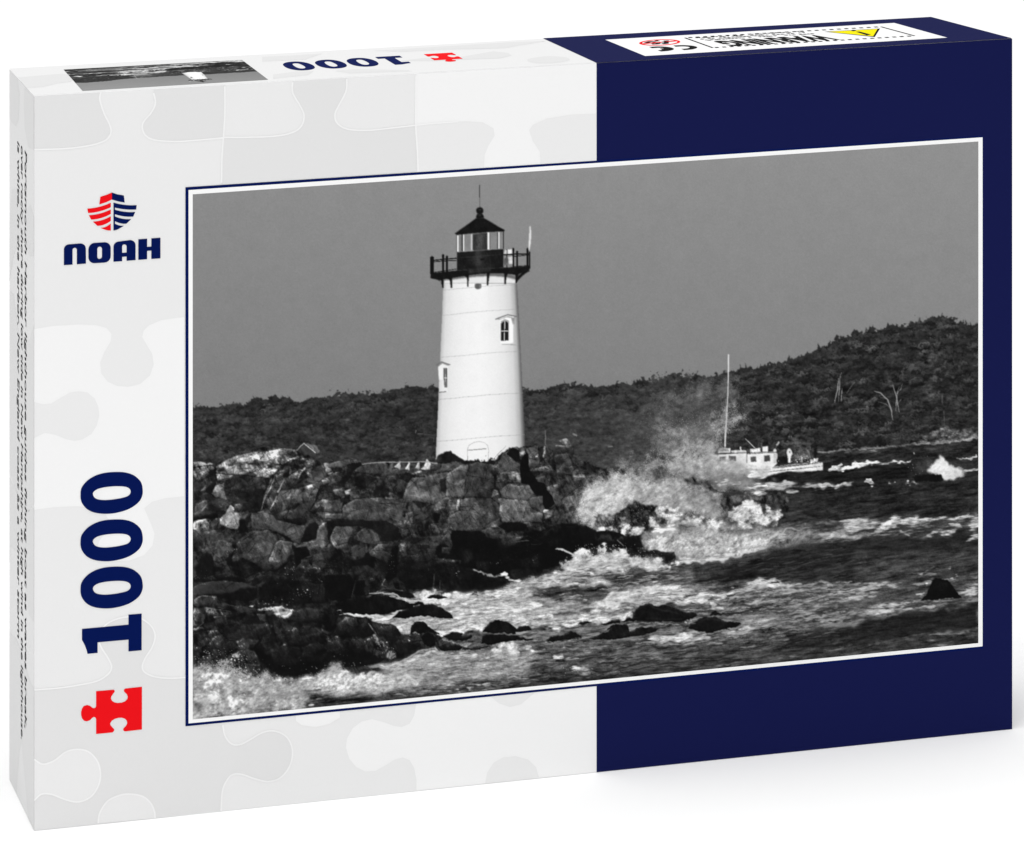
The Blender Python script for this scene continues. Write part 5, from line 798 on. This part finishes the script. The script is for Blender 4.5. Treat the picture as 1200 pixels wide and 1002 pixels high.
# ---- framed picture
g = Art(FRONT); g.poly('217.2,219.4 1152,158.8 1152,759.6 217.2,851', NAVY2, 6); g.poly('220.8,222.6 1151.2,160.8 1151.2,757.2 220.8,847.6', WHITE, 7)
frame = g.build('picture_border', box, 'thin navy and white border round the picture')
print_ = paint(); paint_b(print_); paint_c(print_)
def printed(name, face, quad, lvl, nx, ny, parent, flip=False):
    """the picture as one sheet of ink: a fine mesh whose point colours hold the painted photograph"""
    art = np.array([(225.7, 227.6), (1146.2, 165.7), (1146.2, 753.4), (225.7, 842.8)])
    u, v = np.meshgrid(np.linspace(0, 1, nx), np.linspace(0, 1, ny)); q = np.c_[u.ravel(), v.ravel()]
    px = apply_h(homog([(0, 0), (1, 0), (1, 1), (0, 1)], art), q)
    X = np.clip((px[:, 0]-PX0)*PS-.0, 0, PW-2); Y = np.clip((px[:, 1]-PY0)*PS, 0, PH-2); i, j = Y.astype(int), X.astype(int); fy, fx = Y-i, X-j; I = print_.img
    step = max(1.0, 1500/nx)
    if step > 2: I = Print.blur(I, step*.45)
    c = (I[i, j]*(1-fx)+I[i, j+1]*fx)*(1-fy)+(I[i+1, j]*(1-fx)+I[i+1, j+1]*fx)*fy
    c = np.clip(c/255., 0, 1); c = np.where(c <= .04045, c/12.92, ((c+.055)/1.055)**2.4)
    uvq = face.uv(np.array(quad)); Hq = homog([(0, 0), (1, 0), (1, 1), (0, 1)], uvq)
    P = face.xyz(apply_h(Hq, q), lvl*LIFT)
    me = bpy.data.meshes.new(name); n = nx*ny; k = (nx-1)*(ny-1)
    a = (np.arange(ny-1)[:, None]*nx+np.arange(nx-1)[None, :]).ravel()
    e1, e2 = P[1]-P[0], P[nx]-P[0]
    idx = np.stack([a, a+nx, a+nx+1, a+1], 1) if np.cross(e2, e1) @ face.n > 0 else np.stack([a, a+1, a+nx+1, a+nx], 1)
    me.vertices.add(n); me.vertices.foreach_set('co', P.astype(np.float32).ravel()); me.loops.add(k*4); me.loops.foreach_set('vertex_index', idx.astype(np.int32).ravel())
    me.polygons.add(k); me.polygons.foreach_set('loop_start', np.arange(0, k*4, 4, dtype=np.int32)); me.update(calc_edges=True)
    at = me.color_attributes.new('ink', 'FLOAT_COLOR', 'POINT'); at.data.foreach_set('color', np.c_[c, c, c, np.ones(n)].astype(np.float32).ravel())
    m = bpy.data.materials.new('photo_print'); m.use_nodes = True; nt = m.node_tree; b = nt.nodes['Principled BSDF']
    ca = nt.nodes.new('ShaderNodeVertexColor'); ca.layer_name = 'ink'; nt.links.new(ca.outputs['Color'], b.inputs['Base Color']); b.inputs['Roughness'].default_value = .6; b.inputs['Specular IOR Level'].default_value = .06
    me.materials.append(m); o = bpy.data.objects.new(name, me); sc.collection.objects.link(o); o.parent = parent; return o
pic = printed('picture', FRONT, [(225.7, 227.6), (1146.2, 165.7), (1146.2, 753.4), (225.7, 842.8)], 8, 1240, 790, box)
pic['label'] = 'black-and-white print of a white lighthouse on dark rocks with surf and a fishing boat'
frame.parent = pic
p2 = printed('picture', TOP, [(314.3, 93.6), (96.8, 106.8), (74.5, 81.8), (283.5, 70.4)], 3, 320, 206, box)
p2['label'] = 'small upside-down print of the same lighthouse picture on the top'

# ---- ship emblem and lettering
g = Art(FRONT); A = g.poly; TL = (60, 210, 8)
def arc(p, q, sag, n=8):
    p, q = np.array(p, float), np.array(q, float); t = np.linspace(0, 1, n)[:, None]; return list(map(tuple, p*(1-t)+q*t+np.array([0, sag])*4*t*(1-t)))
A('460,165 515,147 568,125 568,190 515,215 450,236', RED, 6, TL); A('568,125 620,142 680,152 688,218 630,208 568,190', NAVY2, 6, TL)
for l0, l1, r0, r1 in (((338,275), (346,316), (558,220), (558,262)), ((352,337), (374,378), (558,283), (558,325)), ((390,397), (432,436), (558,347), (558,390)), ((460,455), (508,474), (558,414), (558,480))):
    A(arc(l0, r0, 12)+arc(r1, l1, 12 if r1[1] < 470 else 2), RED, 6, TL)
for l0, l1, r0, r1 in (((583,219), (583,262), (800,243), (796,283)), ((592,284), (592,326), (786,307), (768,350)), ((592,347), (592,390), (748,374), (704,416)), ((583,408), (583,480), (682,436), (640,460))):
    A(arc(l0, r0, 10)+arc(r1, l1, 9 if l1[1] < 470 else 4), NAVY2, 6, TL)
A('583,219 596,222 596,470 583,479', NAVY2, 7, TL)
g.build('ship_emblem', box)
g = Art(FRONT); A = g.poly
def rr(x0, y0, x1, y1, r, sk, corners='abcd', n=6):
    """rounded box; sk = drop of y per x (the lettering runs along the face)"""
    o = []
    for k, (cx, cy, a0) in zip('abcd', ((x0+r, y0+r, 180), (x1-r, y0+r, 270), (x1-r, y1-r, 0), (x0+r, y1-r, 90))):
        if k in corners: o += [(cx+r*math.cos(math.radians(a0+90*i/n)), cy+r*math.sin(math.radians(a0+90*i/n))) for i in range(n+1)]
        else: o.append({'a': (x0, y0), 'b': (x1, y0), 'c': (x1, y1), 'd': (x0, y1)}[k])
    return [(x, y+sk*(x-x0)) for x, y in o]
sk = -.060
nn = [(118, 805), (118, 660)]+[(118+52-52*math.cos(a), 660-50*math.sin(a)) for a in np.linspace(.1, 1.5, 7)]+[(272, 602)]+[(272+52*math.sin(a), 650-48*math.cos(a)) for a in np.linspace(.1, 1.5, 7)]+[(325, 790), (240, 797), (240, 665)]+[(220+21*math.cos(a), 664-22*math.sin(a)) for a in np.linspace(.2, 2.94, 9)]+[(199, 668), (199, 800)]
A(nn, NAVY2, 6, TL)
A(rr(348, 600, 557, 790, 58, sk), NAVY2, 6, TL, holes=[rr(431, 633, 475, 748, 21, sk)])
aa = [(583, 773), (583, 640)]+[(583+52-52*math.cos(a), 634-50*math.sin(a)) for a in np.linspace(.1, 1.5, 7)]+[(740, 570)]+[(738+52*math.sin(a), 618-48*math.cos(a)) for a in np.linspace(.1, 1.5, 7)]+[(790, 757), (706, 764), (706, 724), (664, 727), (664, 768)]
A(aa, NAVY2, 6, TL, holes=[[(664, 690), (706, 687), (706, 632)]+[(685+21*math.cos(a), 630-20*math.sin(a)) for a in np.linspace(.2, 2.94, 9)]+[(664, 634)]])
A('816,563 898,557 898,634 938,631 938,554 1023,548 1023,741 938,747 938,668 898,671 898,749 816,756', NAVY2, 6, TL)
g.build('brand_lettering', box)

# ---- 1000 and the red puzzle piece (front, then the same group upside down on the top)
TZ = (80, 540, 6.682); TN = (80, 670, 7.709); TP = (70, 780, 10)
zero_o = '95,262 100,220 120,185 160,145 220,112 290,93 370,87 440,90 500,107 545,138 572,175 582,225 580,265 562,308 525,345 470,378 400,401 330,413 260,413 200,403 150,380 115,343 98,305'
zero_i = '192,262 200,240 230,220 280,207 340,200 400,198 450,203 478,217 488,238 482,260 460,278 410,292 350,302 290,307 240,303 208,290'
one = '123,516 540,477 543,478 543,387 662,377 662,708 543,719 543,612 264,637 264,732 173,741 165,705 148,660 123,614'
piece = '425,299 630,281 641,290 643,303 620,335 602,362 599,385 612,412 640,430 680,437 725,433 765,417 792,390 796,362 785,333 755,305 750,290 756,275 770,267 962,247 962,747 770,769 750,765 742,750 745,735 775,705 790,675 785,645 765,622 730,610 690,610 645,622 608,645 590,675 592,695 615,722 637,745 635,765 615,782 425,800 425,625 418,608 400,600 378,612 350,640 318,651 285,645 262,620 250,580 249,545 258,505 280,473 320,461 352,470 385,495 405,498 420,488 425,470'
def number(art, put, lvl):
    for dy in (0, 55.6, 110.9):
        T = (80, 540+dy, 6.682); art.uvpoly([put(smooth(pts(zero_o, T), 4)), put(smooth(pts(zero_i, T), 4))], NAVY2, lvl)
    art.uvpoly([put(pts(one, TN))], NAVY2, lvl)
g = Art(FRONT); number(g, FRONT.uv, 6); g.build('piece_count', box)
g = Art(FRONT); g.uvpoly([FRONT.uv(pts(piece, TP))], RED, 6); g.build('puzzle_piece_emblem', box)
f0, f1 = FRONT.uv([(95, 861)])[0], FRONT.uv([(167, 553)])[0]     # run of the group on the front: reading upwards, letters' tops to the left
t0, t1 = TOP.uv([(547, 72)])[0], TOP.uv([(336, 78.5)])[0]
yb = TOP.uv([(447, 66.5)])[0][1]; yf = TOP.uv([(447, 77.2)])[0][1]
def on_top(p):
    q = FRONT.uv(p); a = (q[:, 1]-f0[1])/(f1[1]-f0[1]); b = (q[:, 0]-f0[0])/(f1[0]-f0[0])
    return np.c_[t0[0]+(t1[0]-t0[0])*a, yf+(yb-yf)*b]
g = Art(TOP); number(g, on_top, 3); g.build('piece_count', box, 'small upside-down 1000 on the top')
g = Art(TOP); g.uvpoly([on_top(pts(piece, TP))], RED, 3); g.build('puzzle_piece_emblem', box, 'small red puzzle piece on the top')

# ---- warning label on the top
g = Art(TOP); g.poly('709.3,47.1 756,66.2 1110,44.7 1048,27.4', LABELW, 6); lab = g.build('warning_label', box, 'white warning label on the top')
def text_uv(body, offset=0.0, shear=0.0):
    """outline of a line of lettering as triangles, size 1"""
    cu = bpy.data.curves.new('lettering', 'FONT'); cu.body = body; cu.size = 1; cu.offset = offset; cu.shear = shear; cu.resolution_u = 3
    o = bpy.data.objects.new('lettering', cu); sc.collection.objects.link(o); dg = bpy.context.evaluated_depsgraph_get()
    m = bpy.data.meshes.new_from_object(o.evaluated_get(dg)); v = np.array([(p.co.x, p.co.y) for p in m.vertices]); f = [tuple(p.vertices) for p in m.polygons]
    bpy.data.objects.remove(o); bpy.data.curves.remove(cu); bpy.data.meshes.remove(m); return v, f
def lettering(art, body, put, m, lvl, **k):
    v, f = text_uv(body, **k); w = v[:, 0].max(); lo = v[:, 0].min(); v[:, 0] = (v[:, 0]-lo)/(w-lo); v[:, 1] /= .73
    q = put(v); b = len(art.v); art.v += [tuple(p) for p in art.f.xyz(q, lvl*LIFT)]
    for t in f:
        a, c, d = q[t[0]], q[t[1]], q[t[2]]
        if (c[0]-a[0])*(d[1]-a[1])-(c[1]-a[1])*(d[0]-a[0]) < 0: t = t[::-1]
        art.fc.append(tuple(b+i for i in t)); art.mi.append(art._m(m))
def quad_put(face, q):      # unit box (0,0)-(1,1), y up -> photo quad given bottom-left, bottom-right, top-right, top-left of the lettering
    H = homog([(0, 0), (1, 0), (1, 1), (0, 1)], face.uv(np.array(q, float))); return lambda v: apply_h(H, v)
g = Art(TOP); lettering(g, 'WARNING', quad_put(TOP, [(963, 41.6), (836, 49.4), (858, 55.0), (985, 47.2)]), BLACK, 8, offset=.05)
rs = np.random.default_rng(4)
for k, (xa, ya, xb, yb_) in enumerate(((953, 40, 828, 47.8), (947, 38.6, 822, 46.4), (941, 37.3, 816, 45.2))):      # lines of print too small to read
    x = 0.0
    while x < 1:
        w = rs.uniform(.012, .03); a, c = x, min(x+w, 1)
        if rs.random() < .86: g.line([(xa+(xb-xa)*a, ya+(yb_-ya)*a), (xa+(xb-xa)*(a+c)/2, ya+(yb_-ya)*(a+c)/2+rs.uniform(-.3, .3)), (xa+(xb-xa)*c, ya+(yb_-ya)*c)], BLACK, 8, .0013)
        x = c+rs.uniform(.006, .018)
for (xa, ya), (xb, yb_) in (((806, 44.8), (1032.3, 32)), ((837, 56.5), (1071, 42.7))):
    n = int((xb-xa)/8.5)
    for i in range(n): g.line([(xa+(xb-xa)*(i+.1)/n, ya+(yb_-ya)*(i+.1)/n), (xa+(xb-xa)*(i+.6)/n, ya+(yb_-ya)*(i+.6)/n)], BLACK, 8, .0017, sm=False)
for q in ([(802.7, 45), (835.3, 56.7)], [(1032.3, 32), (1071.7, 42.7)]): g.line(q, BLACK, 8, .0009, sm=False)
g.build('warning_text', lab)
TG = (900, 15, 7.5); g = Art(TOP); A = g.poly
A('495,171 985,143 938,218', BLACK, 7, TG); A('530,173 962,148 924,211', YELLOW, 8, TG); A('770,172 805,171 905,197 868,204', BLACK, 9, TG); A('728,160 745,156 770,157 775,163 755,168 735,166', BLACK, 9, TG); g.build('warning_triangle', lab)
g = Art(TOP)
e = lambda rx, ry: [(773.1+rx*math.cos(a)+ry*.9*math.sin(a), 50.4+ry*math.sin(a)-rx*.055*math.cos(a)) for a in np.linspace(0, 2*math.pi, 40, endpoint=False)]
g.poly(e(24, 3.5), RED, 7, holes=[e(20.5, 2.7)]); g.line('753,52 772,50.4 793,48.6', RED, 8, .0016)
for t in ('757,51 762,49.6 768,50', '764,52.3 770,52 772,51', '776,52 781,51.4 780,50.2 776,50', '778,48.9 784,48.7', '768,48.8 772,48.4'): g.line(t, BLACK, 9, .0018)
g.build('age_symbol', lab, 'red ring not-for-small-children symbol')
TC = (760, 20, 7.5); g = Art(TOP)
g.line('228,260 300,257 365,261 396,271 365,284 300,290', BLACK, 7, .0028, TC); g.line('18,273 90,269 160,274 188,285 160,296 95,302', BLACK, 7, .0030, TC); g.line('110,287 150,285 186,285', BLACK, 8, .0026, TC)
g.build('conformity_mark', lab)

# ---- caption down the side
g = Art(SIDE)
for body, x0, x1, ya, yb_ in (('Portsmouth Harbor lighthouse guides fishing boat as waves break,', 29.3, 31.9, 176, 853), ('over rocky shore during low tide in New Hampshire, at high wind in the lighthouse.', 24.9, 27.5, 170, 866), ('is white, in the harbor. New England coast as a winter storm', 20.7, 23.3, 165, 747)):
    s0, s1 = (x0-40)/29.*-1, (x1-40)/29.*-1
    yo = lambda y, t: y+(-33*t if y < 500 else -60*t)*.0
    lettering(g, body, quad_put(SIDE, [(x0, ya), (x0, yb_), (x1, yb_+3), (x1, ya+3)]), BLACK, 4, offset=.014, shear=.12)
g.build('caption_text', box)
